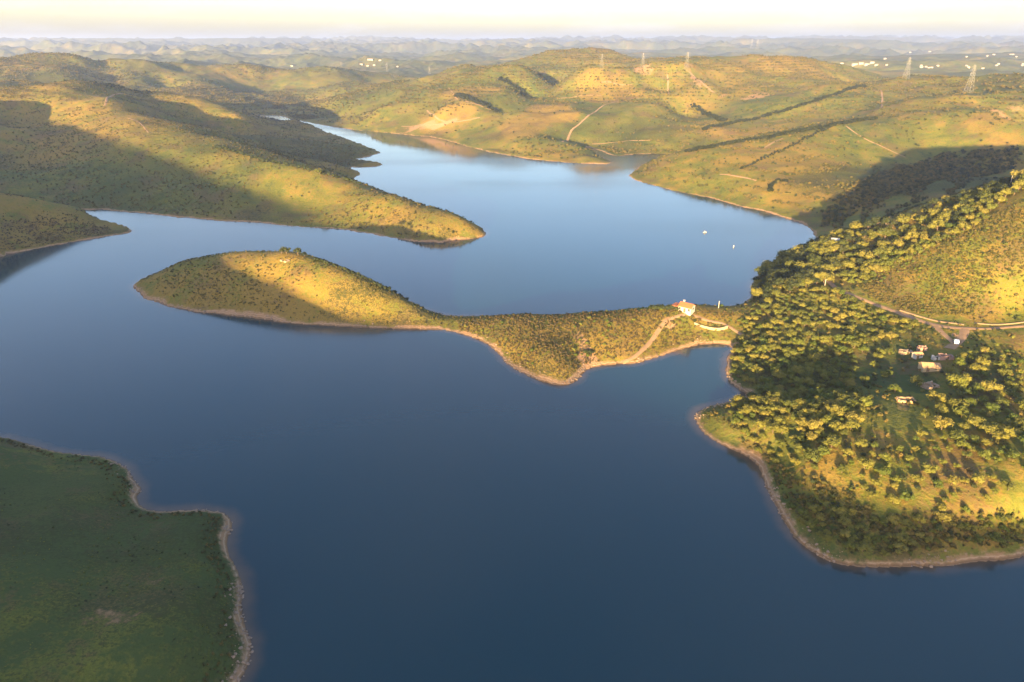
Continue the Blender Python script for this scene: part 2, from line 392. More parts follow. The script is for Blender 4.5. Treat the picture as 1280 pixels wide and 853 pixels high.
# brown tilled spur, bright clearings, rusty cuts on the far side of the channel
for px_, py_, rx, ry, v in ((690,140,45,90,1.05),(650,160,40,60,.95),(760,118,60,60,.9),(560,140,50,40,1.0),(585,115,60,50,.95),(980,200,60,60,.85),(1010,230,50,45,.9),(930,165,70,30,.9),(1240,150,25,25,.95)):
    patch(px_, py_, rx, ry, DRY, v)
for px_, py_, rx, ry, v in ((200,722,13,4,.30),(125,772,12,4,.31),(90,645,14,4,.28),(55,705,10,4,.28),(945,120,26,22,.52),(900,118,14,20,.4),(805,87,24,22,.55),(870,100,8,50,.55),(545,157,40,7,.8),(520,158,30,6,.7),(1250,143,12,18,.5),(1270,135,12,14,.45),(585,120,26,20,.55),(640,195,14,5,.5),(1100,95,14,10,.4),
        (1040,125,8,14,.3),(733,447,5,6,.85),(726,425,4,8,.55),(835,405,4,5,.6),(175,620,3,4,.6),(1130,505,4,2.5,.5),(1199,421,3.4,4.2,.8),(1130,512,6,2,.45),(500,166,60,6,.5),
        (150,95,30,8,.3),(300,196,5,8,.3),(330,205,5,14,.25),(240,325,5,6,.35),(250,160,40,14,.35),(280,158,30,14,.35)):
    patch(px_, py_, rx, ry, BARE, v)
for px_, py_, rx, ry, v in ((1180,590,45,26,.72),(1110,470,14,12,-.1),(1130,480,10,8,-.15),(1110,440,16,12,0),(200,240,90,60,.2),(60,230,90,50,.25),(700,440,40,30,.85),(800,420,30,20,.8),(1240,470,8,8,-.05),(40,640,60,20,-.05),(100,800,20,16,.25)):
    patch(px_, py_, rx, ry, DRY, v)
for px_, py_, rx, ry, v in ((1110,470,12,10,0),(400,200,60,60,.75),(380,180,90,60,.7),(250,300,60,30,.3),(80,100,120,70,.75),(1000,460,26,24,.6),(1150,225,110,70,.7)):
    patch(px_, py_, rx, ry, SCR, v)

def mat(name):
    m = bpy.data.materials.new(name); m.use_nodes = True
    return m, m.node_tree.nodes, m.node_tree.links
def attr(N, name):
    a = N.new('ShaderNodeAttribute'); a.attribute_name = name; return a.outputs['Fac']
def noise(N, L, vec, scale, detail=4, rough=.55):
    n = N.new('ShaderNodeTexNoise'); n.inputs['Scale'].default_value = scale; n.inputs['Detail'].default_value = detail; n.inputs['Roughness'].default_value = rough
    if vec is not None: L.new(vec, n.inputs['Vector'])
    return n.outputs['Fac']
def mixc(N, L, fac, a, b):
    mx = N.new('ShaderNodeMix'); mx.data_type = 'RGBA'
    for sock, v in ((mx.inputs[0], fac), (mx.inputs[6], a), (mx.inputs[7], b)):
        if hasattr(v, 'node'): L.new(v, sock)
        elif isinstance(v, (int, float)): sock.default_value = v
        else: sock.default_value = (*v, 1)
    return mx.outputs[2]
def mth(N, L, op, a, b=0.0, clamp=False):
    n = N.new('ShaderNodeMath'); n.operation = op; n.use_clamp = clamp
    for sock, v in ((n.inputs[0], a), (n.inputs[1], b)):
        if hasattr(v, 'node'): L.new(v, sock)
        else: sock.default_value = v
    return n.outputs[0]
def ramp(N, L, x, lo, hi):
    n = N.new('ShaderNodeMapRange'); n.interpolation_type = 'SMOOTHSTEP'
    L.new(x, n.inputs[0]); n.inputs[1].default_value = lo; n.inputs[2].default_value = hi
    return n.outputs[0]

gm, N, L = mat('hill_ground')
pos = N.new('ShaderNodeNewGeometry').outputs['Position']
n_big = noise(N, L, pos, .012, 5, .6); n_mid = noise(N, L, pos, .07, 6, .62); n_fine = noise(N, L, pos, .55, 5, .65); n_tuft = noise(N, L, pos, 1.6, 4, .7)
d1 = mth(N, L, 'ADD', attr(N, 'dry'), mth(N, L, 'MULTIPLY', mth(N, L, 'SUBTRACT', n_mid, .5), 2.0))
d1 = mth(N, L, 'ADD', d1, mth(N, L, 'MULTIPLY', mth(N, L, 'SUBTRACT', n_fine, .5), 1.5))
col = mixc(N, L, ramp(N, L, d1, 0.0, .5), (.046, .066, .019), (.110, .112, .020))
col = mixc(N, L, ramp(N, L, d1, .45, .95), col, (.200, .132, .030))
col = mixc(N, L, mth(N, L, 'MULTIPLY', ramp(N, L, n_big, .45, .75), .45), col, (.14, .105, .026))
hp = noise(N, L, pos, .034, 5, .6)
col = mixc(N, L, mth(N, L, 'MULTIPLY', ramp(N, L, mth(N, L, 'ADD', hp, mth(N, L, 'MULTIPLY', mth(N, L, 'SUBTRACT', n_fine, .5), .5)), .50, .66), .62), col, (.105, .066, .036))
s1 = mth(N, L, 'ADD', attr(N, 'scrub'), mth(N, L, 'MULTIPLY', mth(N, L, 'SUBTRACT', n_mid, .5), 1.0))
s1 = mth(N, L, 'ADD', s1, mth(N, L, 'MULTIPLY', mth(N, L, 'SUBTRACT', n_tuft, .5), 1.5))
s1 = mth(N, L, 'ADD', s1, mth(N, L, 'MULTIPLY', mth(N, L, 'SUBTRACT', n_fine, .5), 1.2))
col = mixc(N, L, mth(N, L, 'MULTIPLY', ramp(N, L, s1, .35, .8), .85), col, (.032, .042, .014))
# old waterlines in the drawdown band
# bare soil: cuts, clearings and the drawdown band along the water
soil = mixc(N, L, n_fine, (.19, .105, .055), (.33, .215, .125))
soil = mixc(N, L, ramp(N, L, n_mid, .4, .7), soil, (.26, .15, .075))
bare = mth(N, L, 'ADD', attr(N, 'bare'), mth(N, L, 'MULTIPLY', mth(N, L, 'SUBTRACT', n_mid, .5), .8))
bare = mth(N, L, 'ADD', bare, mth(N, L, 'MULTIPLY', mth(N, L, 'SUBTRACT', n_fine, .5), .6))
col = mixc(N, L, ramp(N, L, bare, .35, .6), col, soil)
sd = mth(N, L, 'ADD', attr(N, 'shore_distance'), mth(N, L, 'MULTIPLY', mth(N, L, 'SUBTRACT', n_mid, .5), -5.0))
sd = mth(N, L, 'ADD', sd, mth(N, L, 'MULTIPLY', mth(N, L, 'SUBTRACT', n_fine, .5), -3.0))
sd = mth(N, L, 'ADD', sd, mth(N, L, 'MULTIPLY', mth(N, L, 'SUBTRACT', n_big, .5), -7.0))
strand = ramp(N, L, mth(N, L, 'SINE', mth(N, L, 'MULTIPLY', mth(N, L, 'ADD', attr(N, 'shore_distance'), mth(N, L, 'MULTIPLY', n_fine, .8)), 6.5)), .2, .9)
soil = mixc(N, L, mth(N, L, 'MULTIPLY', strand, .4), soil, (.40, .30, .20))
band = mth(N, L, 'SUBTRACT', 1.0, ramp(N, L, sd, .8, 2.4))
col = mixc(N, L, band, col, soil)
wet = mth(N, L, 'SUBTRACT', 1.0, ramp(N, L, attr(N, 'shore_distance'), .1, .7))
col = mixc(N, L, mth(N, L, 'MULTIPLY', wet, .6), col, (.07, .045, .025))
b = N['Principled BSDF']; L.new(col, b.inputs['Base Color']); b.inputs['Roughness'].default_value = 1.0; b.inputs['Specular IOR Level'].default_value = .1
bump = N.new('ShaderNodeBump'); bump.inputs['Strength'].default_value = .7; bump.inputs['Distance'].default_value = .6
hh = mth(N, L, 'ADD', mth(N, L, 'MULTIPLY', n_mid, 3.0), mth(N, L, 'ADD', n_fine, mth(N, L, 'MULTIPLY', n_tuft, .5)))
L.new(hh, bump.inputs['Height']); L.new(bump.outputs[0], b.inputs['Normal'])

wm, N, L = mat('lake_water')
b = N['Principled BSDF']; b.inputs['IOR'].default_value = 1.33
pos = N.new('ShaderNodeNewGeometry').outputs['Position']
dep = mth(N, L, 'MULTIPLY', attr(N, 'bank_distance'), -1.0)
dep = mth(N, L, 'ADD', dep, mth(N, L, 'MULTIPLY', mth(N, L, 'SUBTRACT', noise(N, L, pos, .15, 3, .5), .5), 3.0))
wc = mixc(N, L, ramp(N, L, dep, -.5, 4.2), (.085, .060, .042), (.0010, .027, .039))
L.new(wc, b.inputs['Base Color'])
mp = N.new('ShaderNodeMapping'); L.new(pos, mp.inputs[0]); mp.inputs['Scale'].default_value = (.35, 1, 1)
breeze = noise(N, L, mp.outputs[0], .006, 4, .55)
rg = N.new('ShaderNodeMapRange'); L.new(breeze, rg.inputs[0]); rg.inputs[1].default_value = .35; rg.inputs[2].default_value = .68; rg.inputs[3].default_value = .03; rg.inputs[4].default_value = .2
L.new(rg.outputs[0], b.inputs['Roughness'])
bump = N.new('ShaderNodeBump'); bump.inputs['Strength'].default_value = .06; bump.inputs['Distance'].default_value = .25
L.new(noise(N, L, mp.outputs[0], .9, 3, .6), bump.inputs['Height']); L.new(bump.outputs[0], b.inputs['Normal'])

# ------------------------------------------------------------------ split the sheet into its named pieces of ground
co = np.stack([X, Y, Z], -1)
gu = np.gradient(co, axis=0); gv = np.gradient(co, axis=1)
nrm = np.cross(gv, gu); nrm /= np.linalg.norm(nrm, axis=-1, keepdims=True) + 1e-12
nrm *= np.sign(nrm[..., 2:3] + 1e-9)
idx = np.arange(nx_ * ny_).reshape(nx_, ny_)
q = np.stack([idx[:-1, :-1], idx[1:, :-1], idx[1:, 1:], idx[:-1, 1:]], -1).reshape(-1, 4)
zf = Z.ravel(); rf = reg.ravel()
keep = zf[q].max(1) > -2.0
q = q[keep]; fr = rf[q[:, 0]]
ATTR = {'shore_distance': np.where(WATER, -DS, DS).ravel(), 'dry': DRY.ravel(), 'scrub': SCR.ravel(), 'bare': BARE.ravel()}
def sheet(name, faces):
    used = np.unique(faces); remap = np.full(nx_ * ny_, -1); remap[used] = np.arange(len(used))
    f = remap[faces]
    me = bpy.data.meshes.new(name)
    me.vertices.add(len(used)); me.vertices.foreach_set('co', co.reshape(-1, 3)[used].ravel())
    me.loops.add(len(f) * 4); me.loops.foreach_set('vertex_index', f.ravel().astype(np.int32))
    me.polygons.add(len(f)); me.polygons.foreach_set('loop_start', np.arange(0, len(f) * 4, 4, dtype=np.int32))
    me.update(calc_edges=True)
    me.polygons.foreach_set('use_smooth', np.ones(len(f), bool))
    for k_, v_ in ATTR.items():
        a = me.attributes.new(k_, 'FLOAT', 'POINT'); a.data.foreach_set('value', v_[used].astype(np.float32))
    me.normals_split_custom_set_from_vertices(nrm.reshape(-1, 3)[used])
    me.materials.append(gm)
    o = bpy.data.objects.new(name, me); C.objects.link(o); o['kind'] = 'structure'
    return o
for i, nm in enumerate(REG):
    fs = q[fr == i]
    if len(fs): sheet(nm, fs)
# the lake: a flat sheet that knows how far the bank is, so that the bed shows through the shallows
st = 2
lx, ly, ld = X[::st, ::st], Y[::st, ::st], np.where(WATER, -DS, DS)[::st, ::st]
lm = RAD[::st, ::st] < 2900
la, lb_ = lx.shape; li = np.arange(la * lb_).reshape(la, lb_)
lq = np.stack([li[:-1, :-1], li[1:, :-1], li[1:, 1:], li[:-1, 1:]], -1).reshape(-1, 4)
near_f = (ld.ravel()[lq].min(1) < 40) & lm.ravel()[lq].all(1)
lq = lq[near_f]
me = bpy.data.meshes.new('lake')
lv = np.concatenate([np.stack([lx.ravel(), ly.ravel(), np.zeros(la * lb_)], 1), [[0, 0, 0]]])
inner = [tuple(int(v) for v in (li[k_, 0], la * lb_, li[k_ + 1, 0])) for k_ in range(la - 1)]
us_ = np.unique(np.concatenate([lq.ravel(), np.array(inner).ravel()])); rm_ = np.full(len(lv), -1); rm_[us_] = np.arange(len(us_))
me.from_pydata(lv[us_].tolist(), [], rm_[lq][:, ::1].tolist() + rm_[np.array(inner)].tolist())
a_ = me.attributes.new('bank_distance', 'FLOAT', 'POINT'); a_.data.foreach_set('value', np.concatenate([ld.ravel(), [-30]])[us_].astype(np.float32))
me.materials.append(wm); me.update()
lake = bpy.data.objects.new('lake', me); C.objects.link(lake); lake['kind'] = 'structure'

# ------------------------------------------------------------------ evening haze
hm, N, L = mat('haze_air')
for nd in list(N):
    if nd.type == 'BSDF_PRINCIPLED': N.remove(nd)
pv = N.new('ShaderNodeVolumePrincipled')
pv.inputs['Color'].default_value = (.56, .68, 1.0, 1); pv.inputs['Density'].default_value = .00011; pv.inputs['Anisotropy'].default_value = .35
L.new(pv.outputs[0], N['Material Output'].inputs['Volume'])
me = bpy.data.meshes.new('haze'); bm = bmesh.new(); bmesh.ops.create_cube(bm, size=1)
bmesh.ops.scale(bm, vec=(34000, 34000, 270), verts=bm.verts); bmesh.ops.translate(bm, vec=(0, 0, 127), verts=bm.verts); bm.to_mesh(me); bm.free()
me.materials.append(hm); hz = bpy.data.objects.new('haze', me); C.objects.link(hz); hz['kind'] = 'stuff'; hz['label'] = 'thin evening haze over the lake and hills'

# ------------------------------------------------------------------ helpers for things
def mesh_obj(name, bm, m, parent=None, smooth=False):
    me = bpy.data.meshes.new(name); bm.to_mesh(me); bm.free()
    if smooth: me.polygons.foreach_set('use_smooth', np.ones(len(me.polygons), bool))
    me.materials.append(m)
    o = bpy.data.objects.new(name, me); C.objects.link(o)
    if parent is not None: o.parent = parent
    return o
def tag(o, label, cat, group=None):
    o['label'] = label; o['category'] = cat
    if group: o['group'] = group
    return o
def empty(name, loc, rz=0.0):
    o = bpy.data.objects.new(name, None); C.objects.link(o); o.location = loc; o.rotation_euler = (0, 0, rz); o.empty_display_size = .5
    return o
def box(bm, cx, cy, cz, sx, sy, sz, rz=0.0):
    M_ = Matrix.Translation((cx, cy, cz)) @ Matrix.Rotation(rz, 4, 'Z') @ Matrix.Diagonal((sx, sy, sz, 1))
    return bmesh.ops.create_cube(bm, size=1, matrix=M_)['verts']
def bar(bm, a, b, w, w2=None, seg=4):
    a = Vector(a); b = Vector(b); d = b - a
    M_ = Matrix.Translation((a + b) / 2) @ d.to_track_quat('Z', 'Y').to_matrix().to_4x4() @ Matrix.Rotation(math.pi / 4, 4, 'Z')
    return bmesh.ops.create_cone(bm, cap_ends=True, segments=seg, radius1=w, radius2=w if w2 is None else w2, depth=d.length, matrix=M_)['verts']
def flat_mat(name, col, rough=.85, var=.25, scale=2.0, bumpd=0.0):
    m_, N, L = mat(name)
    tc = N.new('ShaderNodeTexCoord').outputs['Object']
    nz = noise(N, L, tc, scale, 5, .6)
    c = mixc(N, L, nz, tuple(v * (1 - var) for v in col), tuple(min(1, v * (1 + var)) for v in col))
    b = N['Principled BSDF']; L.new(c, b.inputs['Base Color']); b.inputs['Roughness'].default_value = rough; b.inputs['Specular IOR Level'].default_value = .3
    if bumpd:
        bp = N.new('ShaderNodeBump'); bp.inputs['Distance'].default_value = bumpd; L.new(nz, bp.inputs['Height']); L.new(bp.outputs[0], b.inputs['Normal'])
    return m_
def leaf_mat(name, c0, c1, c2, trans=.25):
    m_, N, L = mat(name)
    r = N.new('ShaderNodeObjectInfo').outputs['Random']
    tc = N.new('ShaderNodeTexCoord').outputs['Object']
    nz = noise(N, L, tc, 1.3, 3, .6)
    f = mth(N, L, 'ADD', mth(N, L, 'MULTIPLY', r, .75), mth(N, L, 'MULTIPLY', mth(N, L, 'SUBTRACT', nz, .5), .8), True)
    c = mixc(N, L, ramp(N, L, f, 0, .5), c0, c1); c = mixc(N, L, ramp(N, L, f, .5, 1), c, c2)
    b = N['Principled BSDF']; L.new(c, b.inputs['Base Color']); b.inputs['Roughness'].default_value = .75; b.inputs['Specular IOR Level'].default_value = .2
    tr = N.new('ShaderNodeBsdfTranslucent'); L.new(c, tr.inputs[0])
    ms = N.new('ShaderNodeMixShader'); ms.inputs[0].default_value = trans
    L.new(b.outputs[0], ms.inputs[1]); L.new(tr.outputs[0], ms.inputs[2]); L.new(ms.outputs[0], N['Material Output'].inputs['Surface'])
    return m_
OAK = leaf_mat('oak_leaves', (.065, .078, .017), (.145, .138, .026), (.22, .172, .044))
FRESH = leaf_mat('fresh_leaves', (.060, .085, .016), (.105, .115, .020), (.155, .14, .028))
DARK = leaf_mat('dark_leaves', (.018, .027, .010), (.028, .036, .012), (.045, .05, .018), .12)
SHRUB = leaf_mat('shrub_leaves', (.034, .042, .013), (.095, .080, .022), (.17, .11, .038))
HEDGE_SHADE = leaf_mat('hedge_shade_leaves', (.008, .012, .005), (.013, .018, .007), (.022, .026, .010), .08)  # near-black leaf colour stands in for the shade of the dark strips
BROWN = leaf_mat('brown_heath', (.055, .046, .020), (.095, .070, .030), (.14, .092, .042))
BARK = flat_mat('bark', (.12, .085, .06), .95, .35, 3)
PALE_BARK = flat_mat('pale_bark', (.42, .34, .26), .9, .25, 3)

# ------------------------------------------------------------------ tree shapes
def blob(bm, c, r, sq, rnd, sub=2, amp=.28):
    vs_ = bmesh.ops.create_icosphere(bm, subdivisions=sub, radius=1.0)['verts']
    off = rnd.uniform(0, 100)
    for v in vs_:
        d = v.co.normalized()
        k_ = 1 + amp * (float(vnoise(np.array([d.x * 2.2 + off]), np.array([d.y * 2.2 + d.z * 3.1]), 7)[0]))
        v.co = Vector(c) + Vector((d.x * r * k_, d.y * r * k_, d.z * r * sq * k_))
def leaves(bm, centres, count, size, rnd):
    for _ in range(count):
        c, r, sq = rnd.choice(centres)
        d = Vector((rnd.gauss(0, 1), rnd.gauss(0, 1), rnd.gauss(.25, 1))).normalized()
        k_ = rnd.uniform(.6, 1.3)
        p = Vector(c) + Vector((d.x * r * k_, d.y * r * k_, d.z * r * sq * k_))
        s_ = size * rnd.uniform(.6, 1.4)
        a = (d + Vector((rnd.gauss(0, .7), rnd.gauss(0, .7), rnd.gauss(0, .7)))).normalized()
        t = a.orthogonal().normalized(); t.rotate(Matrix.Rotation(rnd.uniform(0, 6.28), 3, a)); u_ = a.cross(t)
        vv = [bm.verts.new(p + t * s_), bm.verts.new(p + u_ * s_ * .8), bm.verts.new(p - t * s_ * .9), bm.verts.new(p - u_ * s_ * .7)]
        bm.faces.new(vv)
def tree_parts(seed, H=5.0, spread=.55, trunk_share=.28, lobes=7, nleaf=620, flat=.75):
    """crown and trunk bmeshes of a round-headed tree of height H"""
    rnd = random.Random(seed)
    th = H * trunk_share
    cen = []
    R = H * spread * .5
    for k_ in range(lobes):
        a = 6.283 * k_ / lobes + rnd.uniform(-.5, .5); rr_ = R * rnd.uniform(.2, .95) if k_ else 0
        z_ = th + (H - th) * rnd.uniform(.28, .74)
        if k_ == 0: z_ = th + (H - th) * .70
        cen.append(((math.cos(a) * rr_, math.sin(a) * rr_, z_), R * rnd.uniform(.28, .62), flat))
    bm = bmesh.new()
    for c, r, sq in cen: blob(bm, c, r * rnd.uniform(.6, .84), sq, rnd, 2, .5)
    leaves(bm, cen, nleaf, H * .05, rnd)
    bt = bmesh.new()
    lean = Vector((rnd.uniform(-.1, .1) * H, rnd.uniform(-.1, .1) * H, 0))
    fork = Vector((0, 0, th)) + lean * .6
    bar(bt, (0, 0, -.4), fork, H * .042, H * .028, 7)
    for c, r, sq in cen[:5]:
        bar(bt, fork - Vector((0, 0, .1)), Vector(c), H * .022, H * .007, 5)
    return bm, bt
def to_mesh(name, bm, m_, smooth=False):
    me = bpy.data.meshes.new(name); bm.to_mesh(me); bm.free(); me.materials.append(m_)
    return me
KINDS = {}
def kind(key, leafm, bark, n_, **kw):
    KINDS[key] = []
    for i in range(n_):
        c, t = tree_parts(hash(key) % 1000 if False else sum(map(ord, key)) * 13 + i, **kw)
        KINDS[key].append((to_mesh('crown', c, leafm), to_mesh('trunk', t, bark)))
kind('oak', OAK, BARK, 7, H=5.0, spread=1.25, trunk_share=.25, lobes=10, nleaf=800, flat=.78)
kind('fresh', FRESH, BARK, 4, H=5.0, spread=1.2, trunk_share=.16, lobes=8, nleaf=700, flat=.85)
kind('dark', DARK, BARK, 2, H=5.0, spread=1.0, trunk_share=.2, lobes=7, nleaf=500, flat=.95)
kind('pale', OAK, PALE_BARK, 2, H=5.0, spread=1.5, trunk_share=.55, lobes=8, nleaf=700, flat=.5)
# shrubs for the mass vegetation
def shrub_mesh(seed, leafm, H=1.0, nleaf=70, lobes=3, w=1.0):
    rnd = random.Random(seed); bm = bmesh.new(); cen = []
    for k_ in range(lobes):
        a = rnd.uniform(0, 6.28); rr_ = .28 * w * (k_ > 0)
        cen.append(((math.cos(a) * rr_, math.sin(a) * rr_, H * rnd.uniform(.3, .5)), rnd.uniform(.3, .46) * w, .95))
    for c, r, sq in cen: blob(bm, c, r * .85, sq, rnd, 1, .4)
    leaves(bm, cen, nleaf, .12, rnd)
    return to_mesh('shrub', bm, leafm)

# ------------------------------------------------------------------ mass vegetation: one object of instances
def protos(name, meshes):
    col = bpy.data.collections.new(name)
    for me in meshes:
        o = bpy.data.objects.new(me.name, me); col.objects.link(o)
    return col
def scatter(name, label, pts, scl, col, n_kinds, sq=None, pick=None):
    pts = np.asarray(pts, float)
    if len(pts) == 0: return
    me = bpy.data.meshes.new(name); me.vertices.add(len(pts)); me.vertices.foreach_set('co', pts.astype(np.float32).ravel())
    sc3 = np.stack([scl, scl, scl * (1 if sq is None else sq)], 1)
    a = me.attributes.new('size', 'FLOAT_VECTOR', 'POINT'); a.data.foreach_set('vector', sc3.astype(np.float32).ravel())
    a = me.attributes.new('turn', 'FLOAT_VECTOR', 'POINT')
    rv = np.zeros((len(pts), 3), np.float32); rv[:, 2] = RNG.uniform(0, 6.28, len(pts)); rv[:, :2] = RNG.normal(0, .06, (len(pts), 2)); a.data.foreach_set('vector', rv.ravel())
    a = me.attributes.new('pick', 'INT', 'POINT'); a.data.foreach_set('value', (RNG.integers(0, n_kinds, len(pts)) if pick is None else pick).astype(np.int32))
    o = bpy.data.objects.new(name, me); C.objects.link(o); o['kind'] = 'stuff'; o['label'] = label
    ng = bpy.data.node_groups.new(name, 'GeometryNodeTree')
    ng.interface.new_socket('Geometry', in_out='INPUT', socket_type='NodeSocketGeometry'); ng.interface.new_socket('Geometry', in_out='OUTPUT', socket_type='NodeSocketGeometry')
    gi = ng.nodes.new('NodeGroupInput'); go = ng.nodes.new('NodeGroupOutput')
    ci = ng.nodes.new('GeometryNodeCollectionInfo'); ci.inputs['Collection'].default_value = col; ci.inputs['Separate Children'].default_value = True; ci.inputs['Reset Children'].default_value = True
    ip = ng.nodes.new('GeometryNodeInstanceOnPoints'); ip.inputs['Pick Instance'].default_value = True
    def na(nm, typ):
        x_ = ng.nodes.new('GeometryNodeInputNamedAttribute'); x_.data_type = typ; x_.inputs[0].default_value = nm; return x_.outputs[0]
    ng.links.new(gi.outputs[0], ip.inputs['Points']); ng.links.new(ci.outputs[0], ip.inputs['Instance'])
    ng.links.new(na('pick', 'INT'), ip.inputs['Instance Index']); ng.links.new(na('size', 'FLOAT_VECTOR'), ip.inputs['Scale'])
    er = ng.nodes.new('FunctionNodeEulerToRotation'); ng.links.new(na('turn', 'FLOAT_VECTOR'), er.inputs[0]); ng.links.new(er.outputs[0], ip.inputs['Rotation'])
    ng.links.new(ip.outputs[0], go.inputs[0])
    md = o.modifiers.new('scatter', 'NODES'); md.node_group = ng
    return o
def grid_sample(arr, x, y):
    u = np.arctan2(x, y); v = np.log(np.maximum(np.hypot(x, y), R0 + .01))
    return interp2(TH, LR, arr, u, v)
SDIST = np.where(WATER, -DS, DS)
def scatter_pts(P, n_, min_shore=2.5, reject=None, seed=0):
    """n_ random places on dry land inside the outline P (metres)"""
    r_ = np.random.default_rng(seed)
    lo = P.min(0); hi = P.max(0)
    x = r_.uniform(lo[0], hi[0], n_); y = r_.uniform(lo[1], hi[1], n_)
    ok = inside(P, x, y) & (grid_sample(SDIST, x, y) > min_shore)
    x = x[ok]; y = y[ok]
    if reject is not None:
        kk = r_.uniform(0, 1, len(x)) < reject(x, y); x = x[kk]; y = y[kk]
    return np.stack([x, y, height(x, y)], 1)

# ------------------------------------------------------------------ dirt tracks, draped on the ground
TRACK = flat_mat('track_soil', (.24, .15, .085), 1.0, .35, .35, .05)
PALE = flat_mat('pale_cutting', (.28, .18, .095), 1.0, .35, .5, .05)
def drape(pts, step):
    P = [Vector((p[0], p[1])) for p in pts]
    # smooth line through the points
    out = []
    for i in range(len(P) - 1):
        p0 = P[max(i - 1, 0)]; p1 = P[i]; p2 = P[i + 1]; p3 = P[min(i + 2, len(P) - 1)]
        n_ = max(2, int((p2 - p1).length / step))
        for k_ in range(n_):
            t = k_ / n_
            out.append(.5 * ((2 * p1) + (-p0 + p2) * t + (2 * p0 - 5 * p1 + 4 * p2 - p3) * t * t + (-p0 + 3 * p1 - 3 * p2 + p3) * t ** 3))
    out.append(P[-1]); return out
TRACK_PTS = []
def ribbon(name, label, px_pts, width, m_=None, lift=.12, shift=0.0, nosmooth=False):
    w = [hit(*p) for p in px_pts]; w = [p for p in w if p is not None]
    far = np.mean([p.length for p in w])
    line = drape(w, max(1.5, far * .006))
    bm = bmesh.new(); prev = None; NC = 4
    for i, p in enumerate(line):
        a = line[max(i - 1, 0)]; b_ = line[min(i + 1, len(line) - 1)]
        d = (b_ - a).normalized(); s_ = Vector((d.y, -d.x))
        ww = width * (1 + .22 * float(vnoise(np.array([p.x / 7]), np.array([p.y / 7]), 31)[0])); row = []
        for c in range(NC + 1):
            e = p + s_ * (shift + ww * (c / NC - .5))
            row.append(bm.verts.new((e.x, e.y, height1(e.x, e.y) + lift * (1 if 0 < c < NC else -.4) + far * .00012)))
        if prev:
            for c in range(NC): bm.faces.new((prev[c], prev[c + 1], row[c + 1], row[c]))
        prev = row
        TRACK_PTS.append((p.x, p.y, width))
    bmesh.ops.recalc_face_normals(bm, faces=bm.faces)
    o = mesh_obj(name, bm, m_ or TRACK, None, True); o['kind'] = 'structure'; o['label'] = label
    return o
ribbon('dirt_road', 'dirt road along the foot of the hillside above the ruins', [(1036,352),(1045,360),(1060,367),(1090,379),(1120,390),(1150,401),(1185,409),(1230,411),(1262,409),(1290,407)], 2.7)
ribbon('road_cutting', 'pale cut bank above the dirt road', [(1125,388),(1150,396),(1180,403),(1205,406)], 1.3, PALE, .18)
ribbon('road_cutting', 'pale cut bank above the dirt road', [(1218,404),(1240,406),(1262,405),(1285,402)], 1.3, PALE, .18)
ribbon('dirt_track', 'short track down to the ruined farmstead', [(1206,411),(1204,420),(1196,429),(1186,436)], 3.4)
ribbon('dirt_track', 'track along the wood edge to the junction', [(1168,408),(1180,418),(1194,430)], 2.2)
ribbon('footpath', 'orange path on the neck of land', [(858,393),(845,396),(832,402),(824,412),(816,424),(805,436),(792,447),(778,454)], 1.7)
ribbon('footpath', 'path from the house to the wood', [(866,394),(885,401),(905,405),(920,414),(930,420)], 1.8)
FT = [([(703,178),(712,168),(722,157),(736,144),(750,135),(764,129),(776,125)], 3.4), ([(502,158),(530,156),(556,155),(580,151),(600,147)], 3.5), ([(534,138),(545,147),(556,152)], 3), ([(561,110),(568,120),(580,126),(600,132),(612,137),(622,136)], 3.5),
      ([(834,92),(835,104),(836,118)], 3.2), ([(1100,112),(1103,124),(1102,135)], 3), ([(1058,158),(1066,164),(1082,174),(1104,184),(1132,197)], 2), ([(130,133),(133,126),(140,120),(156,117)], 3.5),
      ([(696,124),(720,121),(752,120)], 2.6), ([(752,103),(770,105),(790,106)], 3), ([(858,88),(868,96),(880,106),(892,116)], 4), ([(740,180),(770,178),(800,176),(815,175)], 2), ([(900,218),(930,222),(946,226)], 2.5), ([(160,148),(172,152),(186,166)], 2), ([(955,185),(965,179),(978,173)], 3)]
for pts, w_ in FT: ribbon('dirt_track', 'pale dirt track crossing the far hills', pts, w_ * .75)
TP = np.array(TRACK_PTS)
kdt = kdtree.KDTree(len(TP))
for i, p in enumerate(TP): kdt.insert((p[0], p[1], 0), i)
kdt.balance()
def off_track(pts, scl):
    keep_ = []
    for p, s_ in zip(pts, scl):
        _, i, d = kdt.find((p[0], p[1], 0)); keep_.append(d > TP[i, 2] * .5 + s_ * .35)
    return np.array(keep_, bool)
# ------------------------------------------------------------------ the farm buildings and the house
STONE = flat_mat('rubble_stone', (.26, .19, .13), .95, .4, 2.5, .04)
WHITE = flat_mat('whitewash', (.36, .34, .31), .85, .12, 1.5)
CREAM = flat_mat('cream_plaster', (.32, .25, .15), .9, .18, 1.2)
PINK = flat_mat('pink_plaster', (.25, .155, .12), .9, .25, 1.5)
TILE = flat_mat('roof_tile', (.34, .11, .045), .85, .25, 3)
OLDTILE = flat_mat('weathered_tile', (.34, .22, .12), .9, .35, 2.2)
SHEETM = flat_mat('corrugated_sheet', (.40, .39, .38), .6, .2, 1.5)
WOOD = flat_mat('old_wood', (.13, .085, .05), .9, .3, 3)
GLASS = flat_mat('window_glass', (.03, .035, .04), .15, .1)
STEEL = flat_mat('galvanised_steel', (.17, .165, .16), .5, .12)
def wall_box(bm, x0, x1, y0, y1, z0, z1): box(bm, (x0 + x1) / 2, (y0 + y1) / 2, (z0 + z1) / 2, x1 - x0, y1 - y0, z1 - z0)
